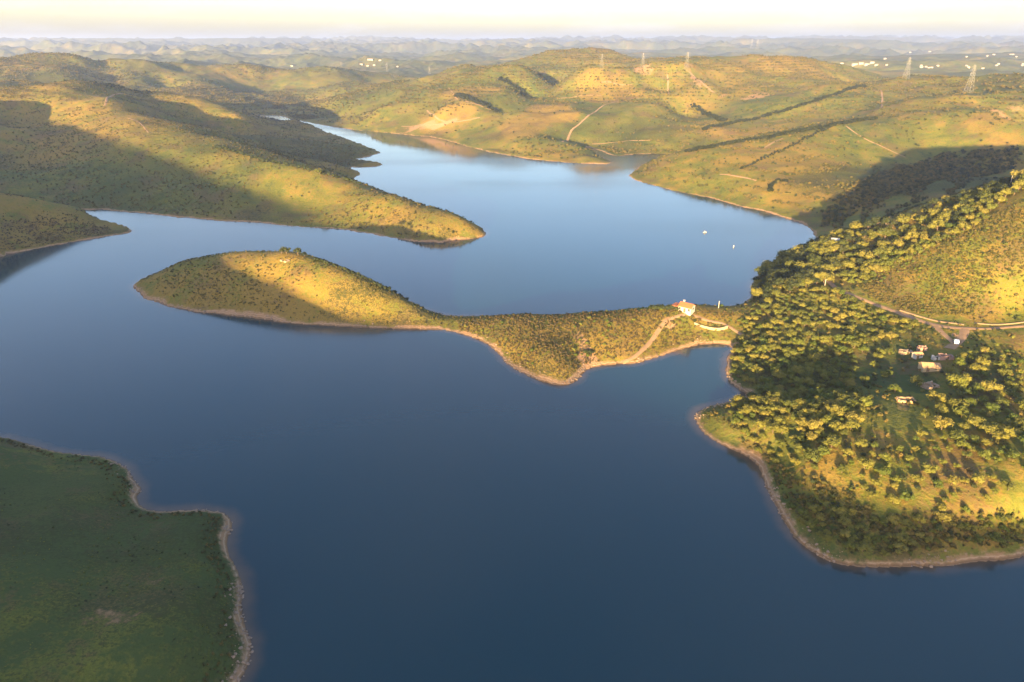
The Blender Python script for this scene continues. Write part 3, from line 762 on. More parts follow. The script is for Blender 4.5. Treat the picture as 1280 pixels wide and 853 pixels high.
def gable_body(bm, L_, W_, H_, rise):
    vs_ = [(-L_/2,-W_/2,-1),(L_/2,-W_/2,-1),(L_/2,W_/2,-1),(-L_/2,W_/2,-1),(-L_/2,-W_/2,H_),(L_/2,-W_/2,H_),(L_/2,W_/2,H_),(-L_/2,W_/2,H_),(-L_/2,0,H_+rise),(L_/2,0,H_+rise)]
    v = [bm.verts.new(p) for p in vs_]
    for f in ((0,3,2,1),(0,1,5,4),(2,3,7,6),(1,2,6,9,5),(3,0,4,8,7),(4,5,9,8),(6,7,8,9)): bm.faces.new([v[i] for i in f])
def gable_roof(L_, W_, H_, rise, over=.3, th=.16, half=None):
    """roof slabs; half = +1 / -1 builds one slope only"""
    bm = bmesh.new()
    for s_ in ((1, -1) if half is None else (half,)):
        a = Vector((-L_/2 - over, 0, H_ + rise + .03)); b_ = Vector((L_/2 + over, 0, H_ + rise + .03))
        k_ = rise / (W_ / 2)
        c = Vector((L_/2 + over, s_ * (W_/2 + over), H_ - over * k_ + .03)); d = Vector((-L_/2 - over, s_ * (W_/2 + over), H_ - over * k_ + .03))
        lo = [bm.verts.new(p) for p in (a, b_, c, d)]; hi = [bm.verts.new(p + Vector((0, 0, th))) for p in (a, b_, c, d)]
        bm.faces.new(lo); bm.faces.new(hi[::-1])
        for i in range(4): bm.faces.new((lo[i], lo[(i + 1) % 4], hi[(i + 1) % 4], hi[i]))
    bmesh.ops.recalc_face_normals(bm, faces=bm.faces)
    return bm
def tile_ribs(L_, W_, H_, rise, over, s_, pitch=.55):
    bm = bmesh.new(); k_ = rise / (W_ / 2); x = -L_ / 2 - over + .2
    while x < L_ / 2 + over:
        bar(bm, (x, 0, H_ + rise + .2), (x, s_ * (W_/2 + over), H_ - over * k_ + .2), .11, None, 5); x += pitch
    return bm
def place(px_, py_):
    p = hit(px_, py_); return p
# white house with orange roof on the neck
p = place(858, 389)
hs_ = empty('house', p, math.radians(-38)); tag(hs_, 'white house with orange tiled gable roof on the narrow neck of land', 'house')
Lh, Wh, Hh, Rh = 6.0, 4.6, 2.5, 1.3
bm = bmesh.new(); gable_body(bm, Lh, Wh, Hh, Rh); mesh_obj('wall', bm, WHITE, hs_)
rf_ = mesh_obj('roof', gable_roof(Lh, Wh, Hh, Rh), TILE, hs_)
for s_ in (-1, 1): mesh_obj('tile_rows', tile_ribs(Lh, Wh, Hh, Rh, .3, s_), TILE, rf_)
bm = bmesh.new(); box(bm, -2, 1.2, Hh + Rh - .1, .7, .7, 1.5); box(bm, -2, 1.2, Hh + Rh + .72, .9, .9, .12); mesh_obj('chimney', bm, WHITE, rf_)
def opening(parent, name, x, y, z, sx, sy, sz, m_, frame=True):
    bm = bmesh.new(); box(bm, x, y, z, sx, sy, sz); o = mesh_obj(name, bm, m_, parent)
    return o
for x_ in (-2.3, 2.1):
    w_ = opening(hs_, 'window', x_, -Wh/2 - .01, 1.6, .9, .12, 1.0, GLASS)
    bm = bmesh.new(); box(bm, x_, -Wh/2 - .06, 1.04, 1.2, .2, .1); mesh_obj('sill', bm, CREAM, w_)
opening(hs_, 'door', 0, -Wh/2 - .01, 1.0, 1.0, .12, 2.0, WOOD)
opening(hs_, 'window', Lh/2 + .01, .2, 1.7, .12, .8, .9, GLASS)
bm = bmesh.new(); wall_box(bm, -Lh/2 - 3.2, -Lh/2 - .02, -Wh/2 + .3, Wh/2 - 1.2, -1, 2.1); mesh_obj('annex_wall', bm, CREAM, hs_)
bm = bmesh.new(); box(bm, -Lh/2 - 1.62, -.45, 2.2, 3.5, 4.6, .16); mesh_obj('annex_roof', bm, TILE, hs_)
# low curved wall
pts = drape([hit(*c) for c in ((868,405),(876,408.5),(886,411.5),(896,413),(903,412.5),(909,410.5))], .9)
bm = bmesh.new(); prev = None
for i, c in enumerate(pts):
    a = pts[max(i-1,0)]; b_ = pts[min(i+1,len(pts)-1)]; d = (b_-a).normalized(); s_ = Vector((d.y,-d.x)); g0 = height1(c.x, c.y)
    hgt = .75 + .55 * i / len(pts)
    row = [bm.verts.new((c.x+s_.x*o_, c.y+s_.y*o_, g0+z_)) for o_, z_ in ((.28,-.6),(.25,hgt),(-.25,hgt),(-.28,-.6))]
    if prev:
        for k_ in range(3): bm.faces.new((prev[k_], prev[k_+1], row[k_+1], row[k_]))
    else: bm.faces.new(row)
    prev = row
bm.faces.new(prev[::-1]); bmesh.ops.recalc_face_normals(bm, faces=bm.faces)
cw = mesh_obj('garden_wall', bm, CREAM); tag(cw, 'low curved cream wall on the grass below the white house', 'wall')
# white posts
for px_, py_, h_, lb in ((898,386,3.6,'white post standing beside the white house'),(1031,357,3.4,'white post at the bend of the dirt road'),(1262,233,5.5,'slim pale pole on the wooded ridge crest')):
    g_ = hit(px_, py_); bm = bmesh.new(); bar(bm, (0,0,-.5), (0,0,h_), .17, .12, 8); box(bm, 0, 0, h_ + .06, .36, .36, .12)
    o = mesh_obj('post', bm, WHITE); o.location = g_; tag(o, lb, 'post')
# ruins -------------------------------------------------------------
def ruin_walls(name, label, px_, py_, rz, L_, W_, H_, m_, seed, cross=True, rubble=True):
    rnd = random.Random(seed); g_ = hit(px_, py_)
    e = empty(name, g_, rz); tag(e, label, 'ruin')
    def wall(ax, ay, bx, by):
        bm = bmesh.new(); n_ = max(4, int(math.hypot(bx-ax, by-ay) / .7)); d = Vector((bx-ax, by-ay)).normalized(); s_ = Vector((d.y, -d.x)) * .26
        hts = [H_ * rnd.uniform(.45, 1.0) for _ in range(n_ + 1)]
        for i in range(1, n_): hts[i] = (hts[i-1] + hts[i]) / 2
        prev = None
        for i in range(n_ + 1):
            t = i / n_; x_ = ax + (bx-ax)*t; y_ = ay + (by-ay)*t
            row = [bm.verts.new(v) for v in ((x_+s_.x,y_+s_.y,-.8),(x_+s_.x,y_+s_.y,hts[i]),(x_-s_.x,y_-s_.y,hts[i]-.08),(x_-s_.x,y_-s_.y,-.8))]
            if prev:
                for k_ in range(3): bm.faces.new((prev[k_], prev[k_+1], row[k_+1], row[k_]))
            else: bm.faces.new(row)
            prev = row
        bm.faces.new(prev[::-1]); bmesh.ops.recalc_face_normals(bm, faces=bm.faces)
        mesh_obj('wall', bm, m_, e)
    a, b_ = L_/2, W_/2
    wall(-a,-b_,-a*.2,-b_); wall(a*.25,-b_,a,-b_); wall(a+.01,-b_+.3,a+.01,b_-.3); wall(a,b_,-a,b_); wall(-a-.01,b_-.3,-a-.01,-b_+.3)
    if cross: wall(.1,-b_+.3,.1,b_-.3)
    if rubble:
        for i in range(7):
            bm = bmesh.new(); r_ = rnd.uniform(.25,.6); blob(bm, (rnd.uniform(-a,a)*1.1, rnd.uniform(-b_,b_)*1.2, r_*.2), r_, .6, rnd, 1, .5); mesh_obj('fallen_stone', bm, STONE, e)
    return e
def shed(name, label, px_, py_, rz, L_, W_, H_, rise, wm_, rm_, halves=(1,-1)):
    g_ = hit(px_, py_); e = empty(name, g_, rz); tag(e, label, 'shed')
    bm = bmesh.new(); gable_body(bm, L_, W_, H_, rise); mesh_obj('wall', bm, wm_, e)
    for s_ in halves:
        r_ = mesh_obj('roof', gable_roof(L_, W_, H_, rise, .25, .12, s_), rm_, e)
        mesh_obj('tile_rows', tile_ribs(L_, W_, H_, rise, .25, s_, .6), rm_, r_)
    opening(e, 'door', -L_*.2, -W_/2 - .01, .95, 1.0, .12, 1.9, WOOD)
    opening(e, 'window', L_*.22, -W_/2 - .01, 1.4, .7, .12, .7, GLASS)
    opening(e, 'window', L_/2 + .01, 0, 1.5, .12, .7, .7, GLASS)
    return e
shed('farm_building', 'long cream walled farm building with pale weathered tile roof', 1161, 462, math.radians(-8), 6.0, 4.0, 1.6, 1.0, CREAM, OLDTILE)
shed('shed', 'small whitewashed shed with weathered tile roof beside the ruined farm', 1146, 447, math.radians(6), 2.8, 2.4, 1.5, .6, WHITE, OLDTILE)
ruin_walls('ruined_building', 'roofless ruin with pinkish plaster walls behind the long farm building', 1182, 448, math.radians(-14), 4.4, 2.8, 1.6, PINK, 5)
ruin_walls('ruined_building', 'rubble ruin beside two round bushes at the meadow edge', 1132, 441, math.radians(4), 4.0, 2.4, 1.3, STONE, 8)
ruin_walls('ruined_building', 'roofless stone ruin below the long farm building', 1162, 484, math.radians(12), 4.4, 3.2, 1.5, STONE, 12)
ruin_walls('ruined_building', 'collapsed ruin with pale yellow walls at the lower end of the meadow', 1132, 502, math.radians(-6), 5.0, 2.4, 1.2, OLDTILE, 17, False)
ruin_walls('ruined_building', 'small whitewashed wall stub beside the pink ruin', 1170, 449, math.radians(-10), 2.6, 1.6, 1.4, WHITE, 21, False, False)
ruin_walls('ruined_building', 'pinkish roofless stub wall behind the small whitewashed shed', 1152, 438, math.radians(0), 2.8, 1.8, 1.9, PINK, 25, False, False)
ruin_walls('ruined_building', 'pale low ruin just below the island crest', 356, 326, math.radians(-30), 4.2, 2.2, .5, STONE, 31, False, True)
# white cabin roof in the ridge wood
shed('cabin', 'small white cabin among the trees on the wooded ridge', 1043, 305, math.radians(-20), 4.0, 3.0, 2.4, .7, WHITE, SHEETM)
# parked car at the junction ----------------------------------------
g_ = hit(1195, 429); car = empty('car', g_, math.radians(62)); tag(car, 'small white car parked where the track leaves the dirt road', 'car')
CARP = flat_mat('car_paint', (.70, .72, .76), .3, .04); TYRE = flat_mat('tyre_rubber', (.02, .02, .02), .9, .1)
def prism(prof, w_):
    bm = bmesh.new(); A_ = [bm.verts.new((x_, -w_/2, z_)) for x_, z_ in prof]; B_ = [bm.verts.new((x_, w_/2, z_)) for x_, z_ in prof]
    bm.faces.new(A_); bm.faces.new(B_[::-1])
    for i in range(len(prof)): bm.faces.new((A_[i], B_[i], B_[(i+1)%len(prof)], A_[(i+1)%len(prof)]))
    bmesh.ops.recalc_face_normals(bm, faces=bm.faces)
    return bm
mesh_obj('body', prism([(-1.9,.3),(1.9,.3),(1.95,.7),(1.0,.92),(.45,1.42),(-1.1,1.45),(-1.75,.95),(-1.95,.8)], 1.6), CARP, car)
mesh_obj('windscreen', prism([(.98,.96),(.47,1.38),(.5,1.40),(1.02,.97)], 1.4), GLASS, car)
mesh_obj('side_windows', prism([(-1.4,.95),(.8,.95),(.4,1.36),(-1.05,1.38)], 1.62), GLASS, car)
for x_ in (-1.2, 1.2):
    for y_ in (-.76, .76):
        bm = bmesh.new(); bar(bm, (x_, y_-.1, .3), (x_, y_+.1, .3), .31, None, 14); mesh_obj('wheel', bm, TYRE, car)
for y_ in (-.55, .55):
    bm = bmesh.new(); box(bm, 1.93, y_, .66, .08, .3, .16); mesh_obj('headlight', bm, SHEETM, car)
# moored boats ------------------------------------------------------
def boat(px_, py_, rz, label, L_):
    w_ = at(px_, py_); e = empty('boat', (w_[0], w_[1], 0), rz); tag(e, label, 'boat')
    bm = bmesh.new(); rows = []
    for t, wd, sh in ((0,.36,.42),(.25,.46,.40),(.55,.44,.42),(.8,.28,.5),(1,.02,.6)):
        x_ = (t - .5) * L_
        rows.append([bm.verts.new((x_, y_, z_)) for y_, z_ in ((-wd*.38*L_*.8, sh),(-wd*.26*L_*.8, -.15),(0,-.25),(wd*.26*L_*.8,-.15),(wd*.38*L_*.8, sh))])
    for a, b_ in zip(rows, rows[1:]):
        for k_ in range(4): bm.faces.new((a[k_], a[k_+1], b_[k_+1], b_[k_]))
        bm.faces.new((a[4], a[0], b_[0], b_[4]))
    bm.faces.new(rows[0][::-1]); bmesh.ops.recalc_face_normals(bm, faces=bm.faces); mesh_obj('hull', bm, WHITE, e)
    bm = bmesh.new(); box(bm, -.05*L_, 0, .75, L_*.3, L_*.2, .6); box(bm, -.05*L_, 0, 1.1, L_*.36, L_*.24, .1); mesh_obj('cabin', bm, WHITE, e)
    bm = bmesh.new(); box(bm, -.05*L_ + L_*.152, 0, .8, .02, L_*.16, .3); mesh_obj('window', bm, GLASS, e)
    return e
boat(917, 309, 1.2, 'small white boat moored off the wooded shore', 2.4)
boat(881, 291, .2, 'low pale raft-like boat out in the bay beyond the white boat', 2.6)
# electricity pylons ------------------------------------------------
def pylon_meshes(H_, w):
    def half(z_): return .105*H_*(1-z_/H_)**1.1 + .018*H_
    lv = [0,.14,.27,.39,.50,.60,.69,.77,.84,.90,.96,1.0]; lv = [v*H_ for v in lv]
    tb = bmesh.new()
    for sx in (-1,1):
        for sy in (-1,1):
            for a, b_ in zip(lv, lv[1:]): bar(tb, (sx*half(a),sy*half(a),a - (.6 if a == 0 else 0)), (sx*half(b_),sy*half(b_),b_), w)
    for i, (a, b_) in enumerate(zip(lv, lv[1:])):
        for s_ in (-1,1):
            bar(tb, (-half(a),s_*half(a),a),(half(b_),s_*half(b_),b_), w*.6); bar(tb, (half(a),s_*half(a),a),(-half(b_),s_*half(b_),b_), w*.6)
            bar(tb, (s_*half(a),-half(a),a),(s_*half(b_),half(b_),b_), w*.6); bar(tb, (s_*half(a),half(a),a),(s_*half(b_),-half(b_),b_), w*.6)
    arms = []
    for z_, l_ in ((.70,.17),(.82,.20),(.93,.15)):
        zz = z_*H_
        for s_ in (-1,1):
            ab = bmesh.new()
            for sy in (-1,1):
                bar(ab, (s_*half(zz),sy*half(zz),zz),(s_*l_*H_,0,zz+.01*H_), w*.8); bar(ab, (s_*half(zz),sy*half(zz),zz+.045*H_),(s_*l_*H_,0,zz+.012*H_), w*.6)
            bar(ab, (s_*l_*H_,0,zz+.01*H_),(s_*l_*H_,0,zz-.05*H_), w*.9)
            arms.append(ab)
    return to_mesh('lattice_tower', tb, STEEL), [to_mesh('cross_arm', a, STEEL) for a in arms]
TOW, ARMS = pylon_meshes(30.0, .095)
def pylon(px_, py_, top_py, label, rz, group):
    g_ = hit(px_, py_)
    if g_ is None: return
    d_ = g_.y * CP + (CAM_Z - g_.z) * SP
    H_ = (py_ - top_py) * d_ / F_PX; s_ = H_ / 30.0
    e = empty('electricity_pylon', g_, rz); e.scale = (s_, s_, s_); tag(e, label, 'pylon', group)
    o = bpy.data.objects.new('lattice_tower', TOW); C.objects.link(o); o.parent = e
    for a in ARMS: o = bpy.data.objects.new('cross_arm', a); C.objects.link(o); o.parent = e
PG = 'electricity pylons on the far hills'
pylon(1210, 117, 84, 'large lattice electricity pylon on the scrubby hill above the wooded ridge', .5, PG)
pylon(1132, 99, 74, 'lattice electricity pylon above the end of the shade-coloured hedge line', .5, PG)
pylon(858, 88, 67, 'lattice electricity pylon at the top of the eroded pale strip', .3, PG)
pylon(803, 86, 68, 'lattice electricity pylon beside the bare clearing on the hilltop', .3, PG)
pylon(752, 87, 69, 'lattice electricity pylon on the slope below the rounded summit', .3, PG)
for px_, py_, t_ in ((427,86,78),(484,90,80),(537,93,84)): pylon(px_, py_, t_, 'tiny lattice electricity pylon in the hazy valley behind the channel hills', .3, 'tiny pylons in the hazy valley')
for px_, py_, t_ in ((939,61,50),(946,62,50)): pylon(px_, py_, t_, 'pale tall pylon on the hazy skyline ridge', .3, 'pair of pylons on the skyline')
# distant town ------------------------------------------------------
def far_building(px_, py_, wpx, hpx, m_, label, group, gable=True):
    g_ = hit(px_, py_)
    if g_ is None or g_.length < 2200: return
    d_ = g_.y * CP + (CAM_Z - g_.z) * SP
    w_ = max(wpx * d_ / F_PX * .75, 7); h_ = max(hpx * d_ / F_PX * .45, 3); dp = min(w_ * .7, 40)
    e = empty('building', g_, random.uniform(-.25, .25)); tag(e, label, 'building', group)
    bm = bmesh.new(); box(bm, 0, 0, h_/2 - 3, w_, dp, h_ + 6); mesh_obj('wall', bm, m_, e)
    bm = gable_roof(w_, dp, h_, min(dp * .12, 4), .6, .4); mesh_obj('roof', bm, FARROOF, e)
FARWHITE = flat_mat('far_plaster', (.24, .225, .21), .9, .1, .1)
FARROOF = flat_mat('far_roof', (.24, .18, .14), .9, .1, .1)
rnd = random.Random(3)
TG = 'white houses of the distant town'; WG = 'white warehouses in the far valley'
for px_, py_, w_, h_ in ((1068,81,9,2.4),(1076,80,7,3),(1083,81,8,2.5),(1090,79,6,3),(1095,82,5,2),(1052,80,5,2),(1106,74,4,2),(1108,82,3,2.5)):
    far_building(px_, py_, w_, h_, FARWHITE, 'low white building in the distant town beyond the bright hill', 'white town buildings beyond the bright hill')
for i in range(24):
    px_, py_ = rnd.choice(((1140,66),(1165,66),(1200,72),(1240,70),(1270,70),(1180,84),(1205,84),(1225,83),(1250,82),(1160,84),(1270,82),(1235,85)))
    far_building(px_ + rnd.uniform(-10,10), py_ + rnd.uniform(-1.5,1.5), rnd.uniform(1.5,4), rnd.uniform(1.2,2.2), FARWHITE, 'white house of the distant town scattered over the dark hill', TG)
for px_, py_, w_, h_ in ((463,75,9,1.6),(452,81,5,1.6),(460,83,4,1.2),(468,82,4,1.4),(475,76,4,1.4),(365,83,4,2),(586,84,5,1.6),(497,84,3,1.2)):
    far_building(px_, py_, w_, h_, FARWHITE, 'white warehouse in the hazy valley behind the channel hills', WG)
# ------------------------------------------------------------------ trees
BUILT = [o.location.copy() for o in C.objects if o.type == 'EMPTY' and o.location.length < 700]
WOODS = [
 # label, group, name, kinds, outline (photo pixels), count tries, height range, min spacing factor
 ('golden lit oak in the wood along the crest of the shadowed ridge', 'oaks on the shadowed ridge crest', 'oak_tree', ('oak','oak','dark'), [(1045,298),(1110,281),(1180,254),(1240,236),(1285,222),(1285,240),(1220,268),(1150,300),(1085,330),(1045,345),(1030,330)], 900, (2.8,6.0), .86),
 ('oak in the dense wood above the bay shore behind the house', 'oaks above the bay shore', 'oak_tree', ('dark','oak','dark','oak'), [(936,372),(930,350),(955,330),(1000,312),(1046,298),(1046,345),(1030,356),(990,368),(955,378)], 900, (3.2,6.4), .66),  # dark crowns put the shade of this sun-averted slope into leaf colour
 ('olive green oak in the wood below the dirt road', 'oaks below the dirt road', 'oak_tree', ('oak','oak','oak','fresh'), [(925,402),(960,378),(1038,360),(1090,384),(1150,406),(1120,425),(1075,428),(1000,425),(925,430)], 420, (1.2,3.2), .95),
 ('dark oak in the shaded hollow beside the ruined farm meadow', 'oaks in the shaded hollow', 'oak_tree', ('oak','fresh','oak','fresh'), [(915,440),(930,428),(1000,425),(1085,428),(1085,470),(1070,505),(1000,505),(940,492),(915,470)], 560, (1.5,3.9), .9),
 ('golden green oak in the grove on the rim above the point', 'oaks on the rim grove', 'oak_tree', ('oak','fresh','oak','oak'), [(905,522),(930,502),(1000,508),(1070,502),(1090,512),(1050,552),(1015,590),(970,580),(940,562)], 430, (1.6,4.0), .85),
 ('yellow green tree in the thicket behind the ruined farm', 'trees in the thicket behind the ruins', 'broadleaf_tree', ('oak','fresh','oak'), [(1188,470),(1200,445),(1232,440),(1285,452),(1285,560),(1200,565),(1150,520),(1170,500)], 150, (1.4,4.2), 1.0),
 ('small lit tree on the grassy slope below the ruined farm', 'trees on the grassy lower slope', 'broadleaf_tree', ('oak','fresh'), [(1050,565),(1150,540),(1285,560),(1285,650),(1150,640),(1050,640)], 90, (1.4,2.8), 1.4),
 ('dark shrubby tree in the shaded strip along the near shore', 'trees in the shaded shore strip', 'broadleaf_tree', ('oak','oak','fresh'), [(958,610),(1000,640),(1100,655),(1285,655),(1285,690),(1080,700),(1000,675)], 200, (1.2,2.6), .9),
 ('yellow green tree in the row between ridge wood and open hillside', 'trees at the hillside edge', 'broadleaf_tree', ('fresh','oak'), [(1045,345),(1100,325),(1150,302),(1200,280),(1240,262),(1230,278),(1170,308),(1110,338),(1060,358)], 420, (2.2,4.2), .8),
]
trees = []     # x, y, z, height, kind, label, group, name
cells = {}
def clear(x_, y_, r_):
    c = (int(x_ // 6), int(y_ // 6))
    for i in (-1,0,1):
        for j in (-1,0,1):
            for (a, b_, q_) in cells.get((c[0]+i, c[1]+j), ()):
                if (a-x_)**2 + (b_-y_)**2 < ((q_ + r_))**2: return False
    cells.setdefault(c, []).append((x_, y_, r_)); return True
MEADOW = wpoly([(1072,442),(1130,431),(1200,440),(1175,462),(1140,478),(1138,503),(1100,504),(1066,482)])
def add_tree(x_, y_, H_, kd_, label, group, name, sp=.6):
    if 'meadow' not in (group or '') and inside(MEADOW, np.array([x_]), np.array([y_]))[0]: return
    if any((b_.x-x_)**2 + (b_.y-y_)**2 < (3.2 + H_*.3)**2 for b_ in BUILT): return
    _, i, d = kdt.find((x_, y_, 0))
    if d < TP[i, 2]*.5 + H_*.35: return
    if not clear(x_, y_, H_*.5*sp): return
    trees.append((x_, y_, height1(x_, y_), H_, kd_, label, group, name))
# single trees one can point at
FT_ = 'bright lime green round bush on the dark meadow of the ruined farm'
for px_, py_, h_ in ((1100,443,2.4),(1095,449,2.8),(1092,459,2.2),(1078,478,2.6),(1118,491,3.2),(1105,472,2.4),(1111,470,2.2)):
    w_ = hit(px_, py_); add_tree(w_.x, w_.y, h_, 'fresh', FT_, 'bushes on the farm meadow', 'round_bush', .3)
for px_, py_, h_, lb in ((1195,487,5.2,'large yellow green round tree beside the lower ruins'),(1111,443,2.6,'reddish brown round bush beside the rubble ruin'),(1145,482,3.4,'ochre spreading tree in front of the lower stone ruin'),(963,367,4.6,'flat crowned tree with a bare pale trunk above the neck'),
        (1249,462,3.2,'bright round tree at the lower edge of the dark valley'),(400,219,4.8,'lone ochre tree on the crest of the long peninsula'),(352,317.5,3.0,'left dark tree of the close pair on the island crest'),(358,317.5,3.7,'larger dark tree of the close pair on the island crest'),(373,319,4.0,'lone dark round tree on the island crest'),
        (381,321,2.6,'thin dark sapling past the lone round tree on the island crest')):
    w_ = hit(px_, py_) or hit(px_, py_ + 2)
    kd_ = 'pale' if 'pale trunk' in lb else 'fresh' if 'bright' in lb or 'yellow' in lb else 'dark' if 'dark' in lb else 'oak'
    trees.append((w_.x, w_.y, height1(w_.x, w_.y), h_, kd_, lb, None, 'round_bush' if 'bush' in lb else 'tree'))
r_ = random.Random(11)
for wi, (lb, gp, nm, kinds_, outl, tries, (h0, h1), sp) in enumerate(WOODS):
    P = wpoly(outl)
    pts = scatter_pts(P, tries * 3, 2.0, None, 100 + wi)[:tries]
    for p in pts:
        H_ = h0 + (h1 - h0) * r_.random() ** 1.4
        add_tree(p[0], p[1], H_, r_.choice(kinds_), lb, gp, nm, sp)
def app(t): return t[3] / math.sqrt(t[0]**2 + t[1]**2 + (CAM_Z - t[2])**2)
def seen(t):
    d = t[1] * CP + (CAM_Z - t[2]) * SP; x_ = 640 + F_PX * t[0] / d
    return -10 < x_ < 1290
# say which tree is which: how big, what colour, what it stands by
hts = {}
for t in trees: hts.setdefault(t[6], []).append(t[3])
SHORT = {'oaks on the shadowed ridge crest': 'oak on the crest of the shadowed ridge', 'oaks above the bay shore': 'oak in the wood above the bay', 'oaks below the dirt road': 'oak in the wood below the dirt road',
  'oaks in the shaded hollow': 'oak in the shaded hollow by the meadow', 'oaks on the rim grove': 'oak in the grove above the sandy point', 'trees in the thicket behind the ruins': 'tree in the thicket beside the ruined farm',
  'trees on the grassy lower slope': 'tree on the grassy slope below the ruined farm', 'trees in the shaded shore strip': 'tree in the shaded strip by the shore', 'trees at the hillside edge': 'tree between ridge wood and open hillside', 'bushes on the farm meadow': 'round bush on the dark farm meadow'}
HUE = {'oak': 'olive', 'fresh': 'bright yellow green', 'dark': 'dark green', 'pale': 'pale'}  # dark leaves on ridge and bay oaks stand in for shade
def describe(t):
    x_, y_, z_, H_, kd_, lb, gp, nm = t
    if gp is None: return t
    hh_ = sorted(hts[gp]); f_ = hh_.index(H_) / max(1, len(hh_) - 1)
    size = 'small' if f_ < .34 else 'middling' if f_ < .72 else 'tall'
    _, i, d = kdt.find((x_, y_, 0)); ds_ = kd.find((x_, y_, 0))[2]
    nb = sorted((math.hypot(o_[0]-x_, o_[1]-y_), o_[3], o_[4]) for o_ in trees if o_ is not t and abs(o_[0]-x_) < 12 and abs(o_[1]-y_) < 12)[:1]
    rel = ', close to the water' if ds_ < 9 else ', at the roadside' if d < 7 else ', near the ruins' if any((b_.x-x_)**2+(b_.y-y_)**2 < 100 for b_ in BUILT) else \
          ', standing alone' if not nb or nb[0][0] > 6 else ', under a bigger neighbour' if nb[0][1] > H_*1.5 else ''
    return (x_, y_, z_, H_, kd_, size + ' ' + HUE[kd_] + ' ' + SHORT[gp] + rel, gp, nm)
trees = [describe(t) for t in trees]
solo = [t for t in trees if t[6] is None]; rest = [t for t in trees if t[6] is not None and seen(t)]
hidden = [t for t in trees if t[6] is not None and not seen(t)]
rest.sort(key=app, reverse=True)
single = solo + rest[:300 - len(solo)]; mass = rest[300 - len(solo):] + hidden
for i, (x_, y_, z_, H_, kd_, lb, gp, nm) in enumerate(single):
    cm, tm = KINDS[kd_][i % len(KINDS[kd_])]
    e = bpy.data.objects.new(nm, None); C.objects.link(e); e.location = (x_, y_, z_ - .05); e.rotation_euler = (0, 0, r_.uniform(0, 6.28))
    s_ = H_ / 5.0; e.scale = (s_ * r_.uniform(.9, 1.15), s_ * r_.uniform(.9, 1.15), s_); e.empty_display_size = .3
    tag(e, lb, 'bush' if 'bush' in nm else 'tree', gp)
    for pn, me_ in (('crown', cm), ('trunk', tm)):
        o = bpy.data.objects.new(pn, me_); C.objects.link(o); o.parent = e
def joined(kd_):
    out = []
    for cm, tm in KINDS[kd_]:
        bm = bmesh.new(); bm.from_mesh(cm); n0 = len(bm.faces); bm.from_mesh(tm); bm.faces.ensure_lookup_table()
        for f in bm.faces[n0:]: f.material_index = 1
        me = bpy.data.meshes.new('tree'); bm.to_mesh(me); bm.free(); me.materials.append(cm.materials[0]); me.materials.append(tm.materials[0]); out.append(me)
    return out
order_ = [(k_, m_) for k_ in ('oak', 'fresh', 'dark') for m_ in joined(k_)]
for i_, (k_, m_) in enumerate(order_): m_.name = 'tree_%02d' % i_
first_ = {k_: [i_ for i_, (q_, _) in enumerate(order_) if q_ == k_] for k_ in ('oak', 'fresh', 'dark')}
mass = [t for t in mass if t[4] in first_]
scatter('woodland', 'smaller and further trees filling the wood on the hill', [(t[0], t[1], t[2] - .05) for t in mass], np.array([t[3] for t in mass]) / 5.0, protos('woodland_trees', [m_ for _, m_ in order_]), len(order_),
        None, np.array([r_.choice(first_[t[4]]) for t in mass]))

# ------------------------------------------------------------------ shrubs and far trees: too many to count
SHR_ = protos('shrubs_olive', [shrub_mesh(i, SHRUB) for i in range(5)]); DRK = protos('shrubs_dark', [shrub_mesh(20 + i, DARK, 1.1) for i in range(3)]); HDG_SHADE = protos('shrubs_hedge_shade', [shrub_mesh(60 + i, HEDGE_SHADE, 1.1) for i in range(3)]); BRN = protos('shrubs_brown', [shrub_mesh(80 + i, BROWN, .9) for i in range(4)]); GRN = protos('shrubs_green', [shrub_mesh(40 + i, FRESH, .9) for i in range(3)])
def noise_gate(wl_, lo, hi, s_):
    return lambda x_, y_: sstep(lo, hi, fbm(x_, y_, wl_, 3, .6, s_))
def mass_shrubs(name, label, outl, n_, s0, s1, col, nk, gate=None, seed=0, power=2.0, shore=3.0):
    P = outl if isinstance(outl, np.ndarray) else wpoly(outl)
    pts = scatter_pts(P, n_, shore, gate, seed)
    s_ = s0 + (s1 - s0) * np.random.default_rng(seed + 1).random(len(pts)) ** power
    ok = off_track(pts, s_) if len(pts) else np.zeros(0, bool)
    scatter(name, label, pts[ok], s_[ok], col, nk)
    return ok.sum()
near_right = np.array([(60,120),(330,120),(420,420),(330,430),(60,400),(80,330),(55,240)], float)
cnt = 0
cnt += mass_shrubs('scrub', 'low olive scrub over the wooded hill', near_right, 26000, .35, 1.5, SHR_, 5, noise_gate(22, -.6, .4, 5), 1, 2.6)
cnt += mass_shrubs('scrub', 'dark low bushes over the wooded hill', near_right, 5000, .5, 1.9, DRK, 3, noise_gate(18, -.1, .4, 6), 3)
cnt += mass_shrubs('scrub', 'green low bushes over the wooded hill', near_right, 4000, .4, 1.6, GRN, 3, noise_gate(26, 0, .4, 7), 5)
slope_p = wpoly([(1062,354),(1150,312),(1285,248),(1285,398),(1150,393),(1090,374)])
cnt += mass_shrubs('scrub', 'fine scrub over the open golden hillside', slope_p, 12000, .25, .95, SHR_, 5, noise_gate(20, -.6, .3, 41), 43, 2.2)
cnt += mass_shrubs('scrub', 'green bushes on the open golden hillside', slope_p, 900, .4, 1.5, GRN, 3, noise_gate(20, -.3, .3, 42), 45, 2.2)
farleft = np.array([(-1400,900),(-1500,2100),(-150,2100),(-200,1400),(-430,1150),(-600,900)], float)
